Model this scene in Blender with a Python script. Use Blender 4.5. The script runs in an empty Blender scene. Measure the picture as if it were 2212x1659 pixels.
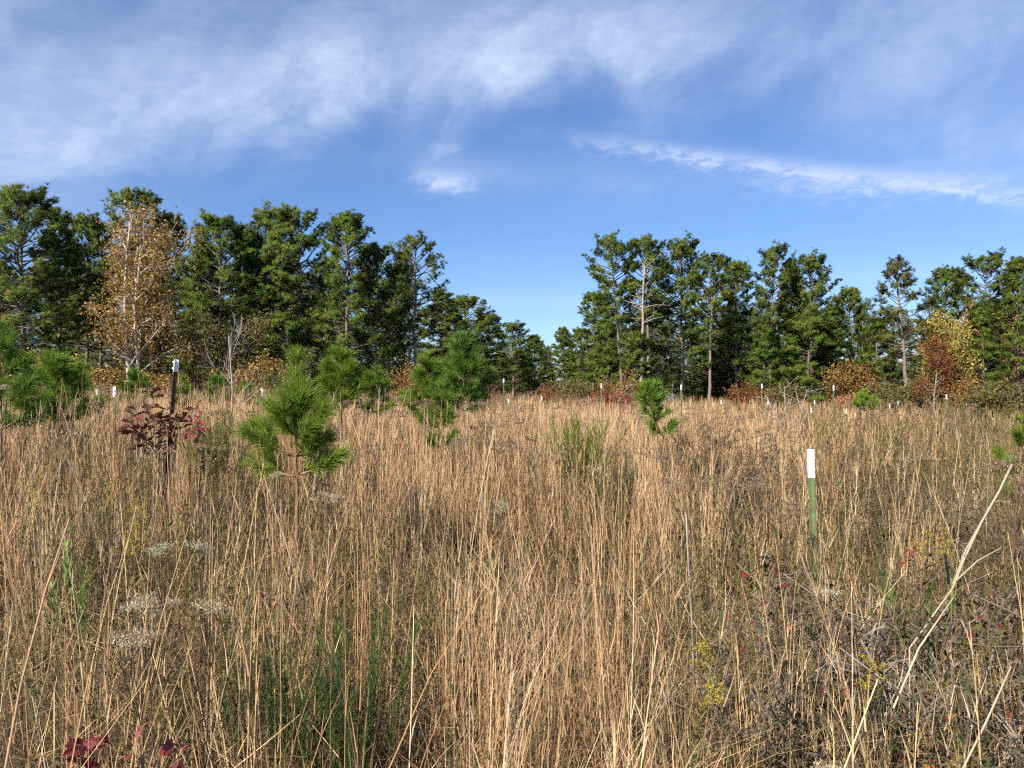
import bpy, math, random
import numpy as np
from mathutils import Vector, Matrix, Euler

sc = bpy.context.scene
COL = sc.collection
PI = math.pi
EYE, FPX, CX, HY = 1.65, 770.0, 512.0, 388.0      # eye height, focal length in px of a 1024 px wide frame, image centre, horizon row
DS = 1024.0 / 2212.0

# ------------------------------------------------------------------ camera
cam_data = bpy.data.cameras.new('camera')
cam_data.sensor_width = 36.0
cam_data.lens = 36.0 * FPX / 1024.0
cam_data.clip_start = 0.05
cam_data.clip_end = 3000
cam_data.shift_y = -(384.0 - HY) / 1024.0
cam = bpy.data.objects.new('camera', cam_data)
cam.location = (0, 0, EYE)
cam.rotation_euler = (math.radians(90), 0, 0)
COL.objects.link(cam)
sc.camera = cam

# ------------------------------------------------------------------ sky and sun
SUN_EL, SUN_AZ = math.radians(38), math.radians(180 + 38)   # azimuth clockwise from +Y; the sun stands behind the camera, to the left
sd = Vector((math.sin(SUN_AZ) * math.cos(SUN_EL), math.cos(SUN_AZ) * math.cos(SUN_EL), math.sin(SUN_EL)))
world = bpy.data.worlds.new('World')
sc.world = world
world.use_nodes = True
world.cycles.sampling_method = 'MANUAL'
world.cycles.sample_map_resolution = 512
NT = world.node_tree
NT.nodes.clear()


def lk(tree, a, sock):
    if isinstance(a, (int, float)):
        sock.default_value = a
    elif isinstance(a, tuple):
        sock.default_value = a
    else:
        tree.links.new(a, sock)


def mth(op, a, b=0.0, c=0.0, tree=NT, clamp=False):
    n = tree.nodes.new('ShaderNodeMath')
    n.operation = op
    n.use_clamp = clamp
    for i, v in enumerate((a, b, c)):
        lk(tree, v, n.inputs[i])
    return n.outputs[0]


def smooth(v, lo, hi, tree=NT):
    n = tree.nodes.new('ShaderNodeMapRange')
    n.interpolation_type = 'SMOOTHSTEP'
    n.clamp = True
    lk(tree, v, n.inputs[0])
    lk(tree, lo, n.inputs[1])
    lk(tree, hi, n.inputs[2])
    n.inputs[3].default_value = 0
    n.inputs[4].default_value = 1
    return n.outputs[0]


def wnoise(vec, scale, detail=6, rough=0.55, dist=0.0, tree=NT):
    n = tree.nodes.new('ShaderNodeTexNoise')
    lk(tree, vec, n.inputs['Vector'])
    n.inputs['Scale'].default_value = scale
    n.inputs['Detail'].default_value = detail
    n.inputs['Roughness'].default_value = rough
    n.inputs['Distortion'].default_value = dist
    return n.outputs['Fac']


sky = NT.nodes.new('ShaderNodeTexSky')
sky.sky_type = 'NISHITA'
sky.sun_disc = False
sky.sun_elevation = SUN_EL
sky.sun_rotation = SUN_AZ
sky.air_density = 1.0
sky.dust_density = 0.15
sky.ozone_density = 3.0
hsv = NT.nodes.new('ShaderNodeHueSaturation')
hsv.inputs['Saturation'].default_value = 1.05
hsv.inputs['Value'].default_value = 1.0
NT.links.new(sky.outputs[0], hsv.inputs['Color'])

tc = NT.nodes.new('ShaderNodeTexCoord')
sep = NT.nodes.new('ShaderNodeSeparateXYZ')
NT.links.new(tc.outputs['Generated'], sep.inputs[0])
X, Y, Z = sep.outputs
AZ = mth('ARCTAN2', X, Y)
EL = mth('ARCSINE', Z)


def comb(x, y, z=0.0):
    n = NT.nodes.new('ShaderNodeCombineXYZ')
    for i, v in enumerate((x, y, z)):
        lk(NT, v, n.inputs[i])
    return n.outputs[0]


def sq(v):
    return mth('MULTIPLY', v, v)


AZC = mth('MINIMUM', mth('MAXIMUM', AZ, -0.8), 0.8)
# cirrus sheet: streaks run up to the right
ca, sa = math.cos(0.42), math.sin(0.42)
S1 = mth('ADD', mth('MULTIPLY', AZ, ca), mth('MULTIPLY', EL, sa))
S2 = mth('SUBTRACT', mth('MULTIPLY', EL, ca), mth('MULTIPLY', AZ, sa))
n_big = wnoise(comb(mth('MULTIPLY', S1, 1.0), mth('MULTIPLY', S2, 2.3), 1.7), 3.2, 2, 0.5, 0.3)
n_mid = wnoise(comb(mth('MULTIPLY', S1, 1.0), mth('MULTIPLY', S2, 1.45), 5.1), 7.5, 5, 0.56, 0.35)
n_fine = wnoise(comb(mth('MULTIPLY', AZ, 1.0), mth('MULTIPLY', EL, 2.2), 9.3), 30.0, 6, 0.66, 0.7)
edge = mth('SUBTRACT', 0.345, mth('MULTIPLY', 0.29, sq(mth('SUBTRACT', AZC, 0.12))))
e_n = mth('ADD', EL, mth('MULTIPLY', mth('SUBTRACT', n_big, 0.5), 0.16))
e_n = mth('ADD', e_n, mth('MULTIPLY', mth('SUBTRACT', n_mid, 0.5), 0.10))
veil = smooth(e_n, mth('SUBTRACT', edge, 0.055), mth('ADD', edge, 0.05))
centre = mth('SUBTRACT', 0.405, mth('MULTIPLY', 0.42, sq(mth('MINIMUM', AZC, 0.12))))
bd = mth('DIVIDE', mth('SUBTRACT', e_n, centre), 0.062)
band = mth('EXPONENT', mth('MULTIPLY', mth('MULTIPLY', bd, bd), -1.0))
leftw = mth('SUBTRACT', 1.0, mth('MULTIPLY', smooth(AZ, -0.02, 0.35), 0.75))
tex = mth('ADD', 0.45, mth('MULTIPLY', smooth(n_mid, 0.30, 0.70), 0.6))
tex = mth('MULTIPLY', tex, mth('ADD', 0.65, mth('MULTIPLY', n_fine, 0.7)))
dens = mth('MULTIPLY', veil, mth('ADD', 0.32, mth('MULTIPLY', mth('MULTIPLY', band, leftw), 0.55)))
dens = mth('MULTIPLY', dens, tex)
# left edge: the sheet thickens and comes lower
leftlow = mth('MULTIPLY', smooth(mth('MULTIPLY', AZ, -1.0), 0.33, 0.62), smooth(e_n, 0.12, 0.24))
dens = mth('MAXIMUM', dens, mth('MULTIPLY', mth('MULTIPLY', leftlow, tex), 0.46))


N_STREAK = {n_fine.node.name: mth('ADD', 0.25, mth('MULTIPLY', smooth(n_fine, 0.3, 0.68), 0.75)), n_mid.node.name: mth('ADD', 0.25, mth('MULTIPLY', smooth(n_mid, 0.3, 0.68), 0.75))}


def wisp(az0, el0, slope, la, wd, strength, nz, curve=0.0):
    da = mth('SUBTRACT', AZ, az0)
    line = mth('ADD', el0, mth('ADD', mth('MULTIPLY', da, slope), mth('MULTIPLY', curve, mth('MULTIPLY', da, da))))
    de = mth('SUBTRACT', mth('ADD', EL, mth('MULTIPLY', mth('SUBTRACT', nz, 0.5), wd * 2.6)), line)
    qa = mth('MULTIPLY', da, 1.0 / la)
    qe = mth('MULTIPLY', de, 1.0 / wd)
    qa2 = mth('MULTIPLY', qa, qa)
    q = mth('MULTIPLY_ADD', qa2, qa2, mth('MULTIPLY', qe, qe))
    g = mth('DIVIDE', strength, mth('MULTIPLY_ADD', q, mth('MULTIPLY_ADD', q, 0.5, 1.0), 1.0))
    return mth('MULTIPLY', g, N_STREAK[nz.node.name])


wisps = [
    wisp(0.38, 0.255, -0.22, 0.27, 0.0105, 0.85, n_fine, -0.10),     # long bright streak on the right
    wisp(0.47, 0.232, -0.10, 0.16, 0.014, 0.55, n_fine, 0.0),
    wisp(-0.088, 0.262, -0.10, 0.038, 0.011, 0.85, n_fine),
    wisp(-0.085, 0.300, 0.05, 0.018, 0.007, 0.45, n_fine),
    wisp(0.02, 0.272, -0.08, 0.20, 0.022, 0.24, n_mid),
    wisp(0.60, 0.262, -0.10, 0.14, 0.032, 0.50, n_mid),
    wisp(0.00, 0.112, 0.00, 0.17, 0.009, 0.30, n_mid),
    wisp(0.52, 0.132, 0.02, 0.22, 0.013, 0.28, n_mid),
]
for w in wisps:
    dens = mth('SUBTRACT', 1.0, mth('MULTIPLY', mth('SUBTRACT', 1.0, dens), mth('SUBTRACT', 1.0, w)))
mixc = NT.nodes.new('ShaderNodeMixRGB')
NT.links.new(mth('MULTIPLY', dens, smooth(EL, 0.0, 0.03), clamp=True), mixc.inputs[0])
air = NT.nodes.new('ShaderNodeMixRGB')
air.blend_type = 'MULTIPLY'
air.inputs[0].default_value = 1.0
air.inputs[2].default_value = (0.84, 0.98, 1.27, 1)
NT.links.new(hsv.outputs[0], air.inputs[1])
NT.links.new(air.outputs[0], mixc.inputs[1])
mixc.inputs[2].default_value = (6.0, 7.1, 9.4, 1)
bg = NT.nodes.new('ShaderNodeBackground')
bg.inputs['Strength'].default_value = 0.072
NT.links.new(mixc.outputs[0], bg.inputs['Color'])
wo = NT.nodes.new('ShaderNodeOutputWorld')
NT.links.new(bg.outputs[0], wo.inputs[0])

sun_data = bpy.data.lights.new('sun', 'SUN')
sun_data.energy = 5.0
sun_data.angle = math.radians(0.53)
sun_data.color = (1.0, 0.91, 0.77)
sun = bpy.data.objects.new('sun', sun_data)
sun.rotation_euler = (-sd).to_track_quat('-Z', 'Y').to_euler()
sun.location = sd * 40
COL.objects.link(sun)

sc.view_settings.view_transform = 'Standard'
sc.view_settings.look = 'None'
sc.view_settings.exposure = 0.68
sc.view_settings.gamma = 1.0
sc.view_settings.use_curve_mapping = False
sc.render.engine = 'CYCLES'
sc.cycles.max_bounces = 4
sc.cycles.diffuse_bounces = 1
sc.cycles.glossy_bounces = 2
sc.cycles.transmission_bounces = 3
sc.cycles.transparent_max_bounces = 4
sc.cycles.use_adaptive_sampling = True
sc.cycles.adaptive_threshold = 0.035
sc.cycles.adaptive_min_samples = 12
sc.cycles.use_denoising = False
sc.cycles.filter_width = 1.25
sc.cycles.sample_clamp_indirect = 4.0

# ------------------------------------------------------------------ helpers
RNG = np.random.default_rng(11)


def at(dx, dy, d):
    """world x and height of a displayed-photo pixel at depth d"""
    return (dx * DS - CX) / FPX * d, EYE + (HY - dy * DS) / FPX * d


def vnoise(x, y, seed=0):
    x = np.asarray(x, float); y = np.asarray(y, float)
    xi = np.floor(x).astype(np.int64); yi = np.floor(y).astype(np.int64)
    fx = x - xi; fy = y - yi
    fx = fx * fx * (3 - 2 * fx); fy = fy * fy * (3 - 2 * fy)

    def h(a, b):
        n = (a * 374761393 + b * 668265263 + seed * 974711) & 0x7fffffff
        n = ((n ^ (n >> 13)) * 1274126177) & 0x7fffffff
        n = n ^ (n >> 16)
        return (n & 0xffff) / 65535.0
    return (h(xi, yi) * (1 - fx) + h(xi + 1, yi) * fx) * (1 - fy) + (h(xi, yi + 1) * (1 - fx) + h(xi + 1, yi + 1) * fx) * fy


def sstep(a, lo, hi):
    t = np.clip((np.asarray(a, float) - lo) / (hi - lo), 0, 1)
    return t * t * (3 - 2 * t)


def gz(x, y):
    x = np.asarray(x, float); y = np.asarray(y, float)
    r = np.clip((np.hypot(x, y) - 1.0) / 6.0, 0, 1)
    s = x / np.maximum(y, 1.0)
    rise = (0.60 - 0.28 * sstep(s, -0.5, 0.0) - 0.20 * sstep(s, 0.0, 0.45)) * sstep(y, 2.5, 11.0)
    return rise + r * (0.22 * (vnoise(x / 9.0, y / 9.0, 3) - 0.5) + 0.10 * (vnoise(x / 2.7, y / 2.7, 4) - 0.5))


def gzs(x, y):
    return float(gz(np.array([x]), np.array([y]))[0])


def sstep(a, lo, hi):
    t = np.clip((np.asarray(a, float) - lo) / (hi - lo), 0, 1)
    return t * t * (3 - 2 * t)


class MB:
    """collects vertices, quads / triangles and a colour per vertex"""
    def __init__(self):
        self.v = []; self.c = []; self.q = []; self.t = []; self.n = 0; self.nr = []; self.has_n = False

    def add(self, v, c, q=None, t=None, nr=None):
        v = np.asarray(v, np.float32).reshape(-1, 3)
        c = np.asarray(c, np.float32)
        if c.ndim == 1:
            c = np.broadcast_to(c, (len(v), 3))
        self.v.append(v); self.c.append(c.reshape(-1, 3))
        self.nr.append(np.zeros((len(v), 3), np.float32) if nr is None else np.asarray(nr, np.float32))
        self.has_n = self.has_n or nr is not None
        if q is not None and len(q):
            self.q.append(np.asarray(q, np.int64).reshape(-1, 4) + self.n)
        if t is not None and len(t):
            self.t.append(np.asarray(t, np.int64).reshape(-1, 3) + self.n)
        self.n += len(v)

    def merge(self, o, M=None, tint=None):
        V, C, Q, T = o.arrays()
        if M is not None:
            V = V @ M[:3, :3].T + M[:3, 3]
        if tint is not None:
            C = C * tint
        self.add(V, C, Q, T, np.concatenate(o.nr) if o.has_n else None)

    def arrays(self):
        V = np.concatenate(self.v) if self.v else np.zeros((0, 3), np.float32)
        C = np.concatenate(self.c) if self.c else np.zeros((0, 3), np.float32)
        Q = np.concatenate(self.q) if self.q else np.zeros((0, 4), np.int64)
        T = np.concatenate(self.t) if self.t else np.zeros((0, 3), np.int64)
        return V, C, Q, T

    def mesh(self, name, mat, smooth_shade=False):
        V, C, Q, T = self.arrays()
        me = bpy.data.meshes.new(name)
        me.vertices.add(len(V))
        me.vertices.foreach_set('co', V.astype(np.float32).ravel())
        li = np.concatenate([Q.ravel(), T.ravel()]).astype(np.int32)
        me.loops.add(len(li))
        me.loops.foreach_set('vertex_index', li)
        ls = np.concatenate([np.arange(len(Q)) * 4, len(Q) * 4 + np.arange(len(T)) * 3]).astype(np.int32)
        me.polygons.add(len(ls))
        me.polygons.foreach_set('loop_start', ls)
        a = me.color_attributes.new('col', 'FLOAT_COLOR', 'POINT')
        a.data.foreach_set('color', np.concatenate([C, np.ones((len(C), 1), np.float32)], 1).astype(np.float32).ravel())
        me.update(calc_edges=True)
        me.polygons.foreach_set('use_smooth', np.full(len(ls), bool(smooth_shade)))
        me.materials.append(mat)
        if self.has_n:
            me.polygons.foreach_set('use_smooth', np.full(len(ls), True))
            me.normals_split_custom_set_from_vertices(np.concatenate(self.nr).tolist())
        return me

    def obj(self, name, mat, parent=None, smooth_shade=False):
        o = bpy.data.objects.new(name, self.mesh(name, mat, smooth_shade))
        COL.objects.link(o)
        if parent is not None:
            o.parent = parent
        return o


def tag(o, label=None, cat=None, group=None, kind=None):
    if label: o['label'] = label
    if cat: o['category'] = cat
    if group: o['group'] = group
    if kind: o['kind'] = kind
    return o


def empty(name, loc, rz=0.0, s=1.0):
    o = bpy.data.objects.new(name, None)
    o.location = loc
    o.rotation_euler = (0, 0, rz)
    o.scale = (s, s, s) if isinstance(s, (int, float)) else s
    o.empty_display_size = 0.2
    COL.objects.link(o)
    return o


def part(name, me, parent):
    o = bpy.data.objects.new(name, me)
    COL.objects.link(o)
    o.parent = parent
    return o


def ribbons(mb, base, az, L, th0, th1, w, face, col, S=3, tip=0.2, azturn=0.0):
    """bent flat blades; returns the centre lines (N, S+1, 3)"""
    N = len(base)
    base = np.asarray(base, float)
    az, L, th0, th1, w, face = [np.broadcast_to(np.asarray(a, float), (N,)) for a in (az, L, th0, th1, w, face)]
    P = np.zeros((N, S + 1, 3))
    P[:, 0] = base
    for k in range(S):
        th = th0 + th1 * (k + 0.5) / S
        a = az + azturn * k
        st = L / S
        P[:, k + 1] = P[:, k] + np.stack([np.sin(th) * np.cos(a), np.sin(th) * np.sin(a), np.cos(th)], 1) * st[:, None]
    wv = np.stack([np.cos(face), np.sin(face), np.zeros(N)], 1)
    ts = np.linspace(0, 1, S + 1)
    ww = (w[:, None] * (1 - (1 - tip) * ts ** 1.3)[None, :])[:, :, None] * 0.5
    A = P - wv[:, None] * ww
    B = P + wv[:, None] * ww
    V = np.stack([A, B], 2)                       # N, S+1, 2, 3
    i0 = (np.arange(N) * (S + 1) * 2)[:, None] + (np.arange(S) * 2)[None, :]
    q = np.stack([i0, i0 + 1, i0 + 3, i0 + 2], -1)
    C = np.repeat(np.asarray(col, float).reshape(N, 1, 3), (S + 1) * 2, axis=1)
    mb.add(V.reshape(-1, 3), C.reshape(-1, 3), q=q)
    return P


def along(P, idx, t):
    """points on centre lines P[idx] at parameter t"""
    S = P.shape[1] - 1
    k = np.clip((t * S).astype(int), 0, S - 1)
    f = (t * S - k)[:, None]
    return P[idx, k] * (1 - f) + P[idx, k + 1] * f


def unit(v):
    return v / np.maximum(np.linalg.norm(v, axis=-1, keepdims=True), 1e-9)


def needles(mb, base, axis, L, w, col, n, spread, rng, droop=0.0, two=False, nrm=None):
    """n thin pointed needles per (base, axis)"""
    N = len(base)
    b = np.repeat(base, n, 0)
    a = np.repeat(axis, n, 0)
    r = unit(rng.normal(size=(N * n, 3)))
    d = unit(a + r * spread)
    ll = (np.repeat(np.broadcast_to(np.asarray(L, float), (N,)), n) * rng.uniform(0.75, 1.1, N * n))[:, None]
    side = unit(np.cross(d, rng.normal(size=(N * n, 3))))
    ww = w * 0.5
    c = np.repeat(np.asarray(col, float).reshape(N, 3), n, 0) * rng.uniform(0.8, 1.2, (N * n, 1))
    if two:
        mid = b + d * ll * 0.55
        d2 = unit(d + np.array([0, 0, -droop]))
        tip = mid + d2 * ll * 0.45
        V = np.stack([b - side * ww, b + side * ww, mid - side * ww, mid + side * ww, tip], 1)
        i = np.arange(N * n) * 5
        mb.add(V.reshape(-1, 3), np.repeat(c, 5, 0), q=np.stack([i, i + 1, i + 3, i + 2], 1), t=np.stack([i + 2, i + 3, i + 4], 1))
    else:
        tip = b + d * ll + np.array([0, 0, -droop]) * ll
        nn_ = None
        if nrm is not None:
            nv = unit(np.repeat(nrm, n, 0) + d * 0.35)
            flip = (np.cross(2 * side, tip - b) * nv).sum(1) < 0
            side = np.where(flip[:, None], -side, side)
            nn_ = np.repeat(nv, 3, 0)
        V = np.stack([b - side * ww, b + side * ww, tip], 1)
        i = np.arange(N * n) * 3
        mb.add(V.reshape(-1, 3), np.repeat(c, 3, 0), t=np.stack([i, i + 1, i + 2], 1), nr=nn_)


def tube(mb, pts, rad, col, sides=6, cap=True):
    pts = np.asarray(pts, float)
    rad = np.broadcast_to(np.asarray(rad, float), (len(pts),))
    d = np.gradient(pts, axis=0)
    d = unit(d)
    ref = np.array([0.3, 0.9, 0.1]) if abs(d[0][2]) > 0.6 else np.array([0.0, 0.0, 1.0])
    u = unit(np.cross(d, ref)); v = np.cross(d, u)
    an = np.arange(sides) * 2 * PI / sides
    ring = pts[:, None] + (u[:, None] * np.cos(an)[None, :, None] + v[:, None] * np.sin(an)[None, :, None]) * rad[:, None, None]
    n = len(pts)
    i = (np.arange(n - 1) * sides)[:, None]
    k = np.arange(sides)[None]
    k2 = (k + 1) % sides
    q = np.stack([i + k, i + k2, i + sides + k2, i + sides + k], -1)
    t = None
    V = ring.reshape(-1, 3)
    if cap and sides > 3:
        V = np.concatenate([V, pts[-1:]])
        b = (n - 1) * sides
        t = np.stack([b + np.arange(sides), b + (np.arange(sides) + 1) % sides, np.full(sides, n * sides)], 1)
    mb.add(V, np.asarray(col, float), q=q, t=t)


def box(mb, c, s, col, rz=0.0):
    x, y, z = s[0] / 2, s[1] / 2, s[2] / 2
    V = np.array([[a, b, d] for d in (-z, z) for a, b in ((-x, -y), (x, -y), (x, y), (-x, y))])
    ca_, sa_ = math.cos(rz), math.sin(rz)
    V = V @ np.array([[ca_, sa_, 0], [-sa_, ca_, 0], [0, 0, 1]])
    mb.add(V + np.asarray(c, float), np.asarray(col, float), q=[[0, 3, 2, 1], [4, 5, 6, 7], [0, 1, 5, 4], [1, 2, 6, 5], [2, 3, 7, 6], [3, 0, 4, 7]])


# ------------------------------------------------------------------ materials
def plant_mat(name, transl=0.25, rough=0.75, spec=0.2, var=0.25, vscale=3.0, bump=0.0):
    m = bpy.data.materials.new(name)
    m.use_nodes = True
    t = m.node_tree
    t.nodes.clear()
    a = t.nodes.new('ShaderNodeAttribute')
    a.attribute_name = 'col'
    g = t.nodes.new('ShaderNodeNewGeometry')
    nz = wnoise(g.outputs['Position'], vscale, 3, 0.6, 0, t)
    k = mth('ADD', 1.0 - var, mth('MULTIPLY', nz, 2 * var, tree=t), tree=t)
    mul = t.nodes.new('ShaderNodeVectorMath')
    mul.operation = 'SCALE'
    t.links.new(a.outputs['Color'], mul.inputs[0])
    t.links.new(k, mul.inputs['Scale'])
    p = t.nodes.new('ShaderNodeBsdfPrincipled')
    t.links.new(mul.outputs[0], p.inputs['Base Color'])
    p.inputs['Roughness'].default_value = rough
    p.inputs['Specular IOR Level'].default_value = spec
    out = t.nodes.new('ShaderNodeOutputMaterial')
    if bump:
        bn = t.nodes.new('ShaderNodeBump')
        bn.inputs['Strength'].default_value = bump
        bn.inputs['Distance'].default_value = 0.02
        tcx = t.nodes.new('ShaderNodeTexCoord')
        mp = t.nodes.new('ShaderNodeMapping')
        mp.inputs['Scale'].default_value = (14, 14, 3.5)
        t.links.new(tcx.outputs['Object'], mp.inputs['Vector'])
        vz = t.nodes.new('ShaderNodeTexVoronoi')
        vz.inputs['Scale'].default_value = 1.0
        t.links.new(mp.outputs[0], vz.inputs['Vector'])
        t.links.new(vz.outputs['Distance'], bn.inputs['Height'])
        t.links.new(bn.outputs[0], p.inputs['Normal'])
    if transl > 0:
        tr = t.nodes.new('ShaderNodeBsdfTranslucent')
        t.links.new(mul.outputs[0], tr.inputs['Color'])
        mx = t.nodes.new('ShaderNodeMixShader')
        mx.inputs[0].default_value = transl
        t.links.new(p.outputs[0], mx.inputs[1])
        t.links.new(tr.outputs[0], mx.inputs[2])
        t.links.new(mx.outputs[0], out.inputs[0])
    else:
        t.links.new(p.outputs[0], out.inputs[0])
    return m


def solid_mat(name, col, rough=0.6, spec=0.3, metal=0.0, var=0.15, vscale=12.0, dirt=None):
    m = bpy.data.materials.new(name)
    m.use_nodes = True
    t = m.node_tree
    p = t.nodes['Principled BSDF']
    tcx = t.nodes.new('ShaderNodeTexCoord')
    nz = wnoise(tcx.outputs['Object'], vscale, 5, 0.6, 0, t)
    mx = t.nodes.new('ShaderNodeMixRGB')
    lo = dirt if dirt else tuple(c * (1 - var) for c in col)
    mx.inputs[1].default_value = (*lo, 1)
    mx.inputs[2].default_value = (*[min(1, c * (1 + var)) for c in col], 1)
    t.links.new(smooth(nz, 0.3, 0.62, t), mx.inputs[0])
    t.links.new(mx.outputs[0], p.inputs['Base Color'])
    p.inputs['Roughness'].default_value = rough
    p.inputs['Specular IOR Level'].default_value = spec
    p.inputs['Metallic'].default_value = metal
    return m


M_GRASS = plant_mat('dry_grass', 0.12, 0.8, 0.15, 0.22, 1.1)
M_WEED = plant_mat('weed', 0.2, 0.8, 0.15, 0.25, 2.0)
M_NEEDLE = plant_mat('pine_needle', 0.18, 0.7, 0.10, 0.28, 0.7)
M_YNEEDLE = plant_mat('young_pine_needle', 0.32, 0.55, 0.2, 0.15, 5.0)
M_LEAF = plant_mat('autumn_leaf', 0.3, 0.6, 0.3, 0.2, 1.5)
M_BARK = plant_mat('bark', 0.0, 0.9, 0.1, 0.45, 5.0, 0.9)
M_TWIG = plant_mat('twig', 0.0, 0.85, 0.15, 0.3, 9.0)
M_WHITE = solid_mat('white_post_paint', (0.85, 0.86, 0.86), 0.45, 0.4, 0, 0.05, 30, (0.74, 0.74, 0.72))
M_GREEN = solid_mat('green_post_paint', (0.13, 0.19, 0.085), 0.5, 0.4, 0, 0.15, 22, (0.17, 0.16, 0.09))
M_RUST = solid_mat('rusty_post_steel', (0.10, 0.058, 0.034), 0.6, 0.35, 0, 0.3, 26, (0.05, 0.032, 0.022))

# ------------------------------------------------------------------ ground
def build_ground():
    u = np.linspace(-1, 1, 181)
    xs = np.sign(u) * (np.abs(u) * 55 + np.abs(u) ** 6 * 700)
    w = np.linspace(0, 1, 200)
    ys = -30 + w * 130 + w ** 7 * 900
    Xg, Yg = np.meshgrid(xs, ys)
    Zg = gz(Xg, Yg)
    V = np.stack([Xg, Yg, Zg], -1).reshape(-1, 3)
    nx, ny = len(xs), len(ys)
    i = (np.arange(ny - 1) * nx)[:, None] + np.arange(nx - 1)[None]
    q = np.stack([i, i + 1, i + nx + 1, i + nx], -1)
    m = bpy.data.materials.new('soil_and_litter')
    m.use_nodes = True
    t = m.node_tree
    p = t.nodes['Principled BSDF']
    g = t.nodes.new('ShaderNodeNewGeometry')
    a = wnoise(g.outputs['Position'], 1.3, 6, 0.6, 0.2, t)
    b = wnoise(g.outputs['Position'], 22.0, 8, 0.7, 0.6, t)
    r1 = t.nodes.new('ShaderNodeMixRGB')
    r1.inputs[1].default_value = (0.060, 0.042, 0.026, 1)
    r1.inputs[2].default_value = (0.17, 0.115, 0.062, 1)
    t.links.new(smooth(b, 0.35, 0.65, t), r1.inputs[0])
    r2 = t.nodes.new('ShaderNodeMixRGB')
    t.links.new(r1.outputs[0], r2.inputs[1])
    r2.inputs[2].default_value = (0.085, 0.075, 0.032, 1)
    t.links.new(mth('MULTIPLY', smooth(a, 0.45, 0.7, t), 0.6, tree=t), r2.inputs[0])
    t.links.new(r2.outputs[0], p.inputs['Base Color'])
    p.inputs['Roughness'].default_value = 0.95
    bn = t.nodes.new('ShaderNodeBump')
    bn.inputs['Strength'].default_value = 0.8
    bn.inputs['Distance'].default_value = 0.03
    t.links.new(b, bn.inputs['Height'])
    t.links.new(bn.outputs[0], p.inputs['Normal'])
    mb = MB()
    mb.add(V, (0.1, 0.08, 0.05), q=q)
    o = mb.obj('ground', m, None, True)
    tag(o, kind='structure')


build_ground()

# ------------------------------------------------------------------ the field: tall dry grass, short growth, weeds
STRAW = np.array([[0.64, 0.445, 0.245], [0.54, 0.335, 0.165], [0.46, 0.245, 0.120], [0.33, 0.225, 0.13], [0.72, 0.565, 0.37], [0.58, 0.38, 0.20], [0.43, 0.25, 0.135]])
STRAW_W = np.array([0.20, 0.22, 0.13, 0.12, 0.10, 0.13, 0.10])
LOWC = np.array([[0.26, 0.175, 0.085], [0.19, 0.155, 0.062], [0.15, 0.095, 0.05], [0.34, 0.24, 0.125], [0.12, 0.135, 0.042], [0.42, 0.31, 0.17], [0.085, 0.062, 0.04]])
LOWC_W = np.array([0.24, 0.15, 0.16, 0.17, 0.10, 0.10, 0.08])


def pick(pal, w, n, rng, jit=0.14):
    c = pal[rng.choice(len(pal), n, p=w / w.sum())]
    return c * rng.uniform(1 - jit, 1 + jit, (n, 1)) * rng.uniform(0.95, 1.05, (n, 3))


def field_points(n_per_m2, y0, y1, rng, half=0.80, pad=0.6):
    area = (half * (y1 ** 2 - y0 ** 2)) + 2 * pad * (y1 - y0)
    n = int(area * n_per_m2)
    y = np.sqrt(rng.uniform(y0 ** 2, y1 ** 2, n))
    x = rng.uniform(-1, 1, n) * (half * y + pad)
    return x, y


def straw_density(x, y):
    s = x / np.maximum(y, 0.5)
    d = 0.90 - 0.50 * sstep(s, 0.24, 0.48) * sstep(y, 2.0, 3.4) - 0.30 * sstep(s, 0.42, 0.62)
    n = vnoise(x / 1.1, y / 1.6, 21) * 0.6 + vnoise(x / 0.45, y / 0.55, 22) * 0.4
    d = d * (0.10 + 1.9 * sstep(n, 0.25, 0.68))
    hole = sstep(vnoise(x / 1.3 + 3.3, y / 1.7, 29), 0.55, 0.78)
    clear = np.exp(-((x + 0.70) ** 2 / 0.10 + (y - 2.45) ** 2 / 0.30))
    for cx_, cy_, k_ in ((0.62, 6.8, 0.8), (-2.6, 6.3, 0.7), (-1.5, 5.0, 0.6), (1.40, 7.3, 0.7), (-0.9, 8.2, 0.5)):
        clear = np.maximum(clear, k_ * np.exp(-((x - cx_) ** 2 / 0.12 + (y - cy_) ** 2 / 0.6)))
    return np.clip(d * (1 - 0.75 * hole) * (1 - 0.9 * clear), 0.02, 1)


def straw_height(x, y):
    s = x / np.maximum(y, 0.5)
    h = 1.05 - 0.16 * sstep(s, 0.15, 0.5) + 0.16 * (vnoise(x / 2.3, y / 2.3, 23) - 0.5)
    return h * (1 - 0.12 * sstep(y, 10, 30))


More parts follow.
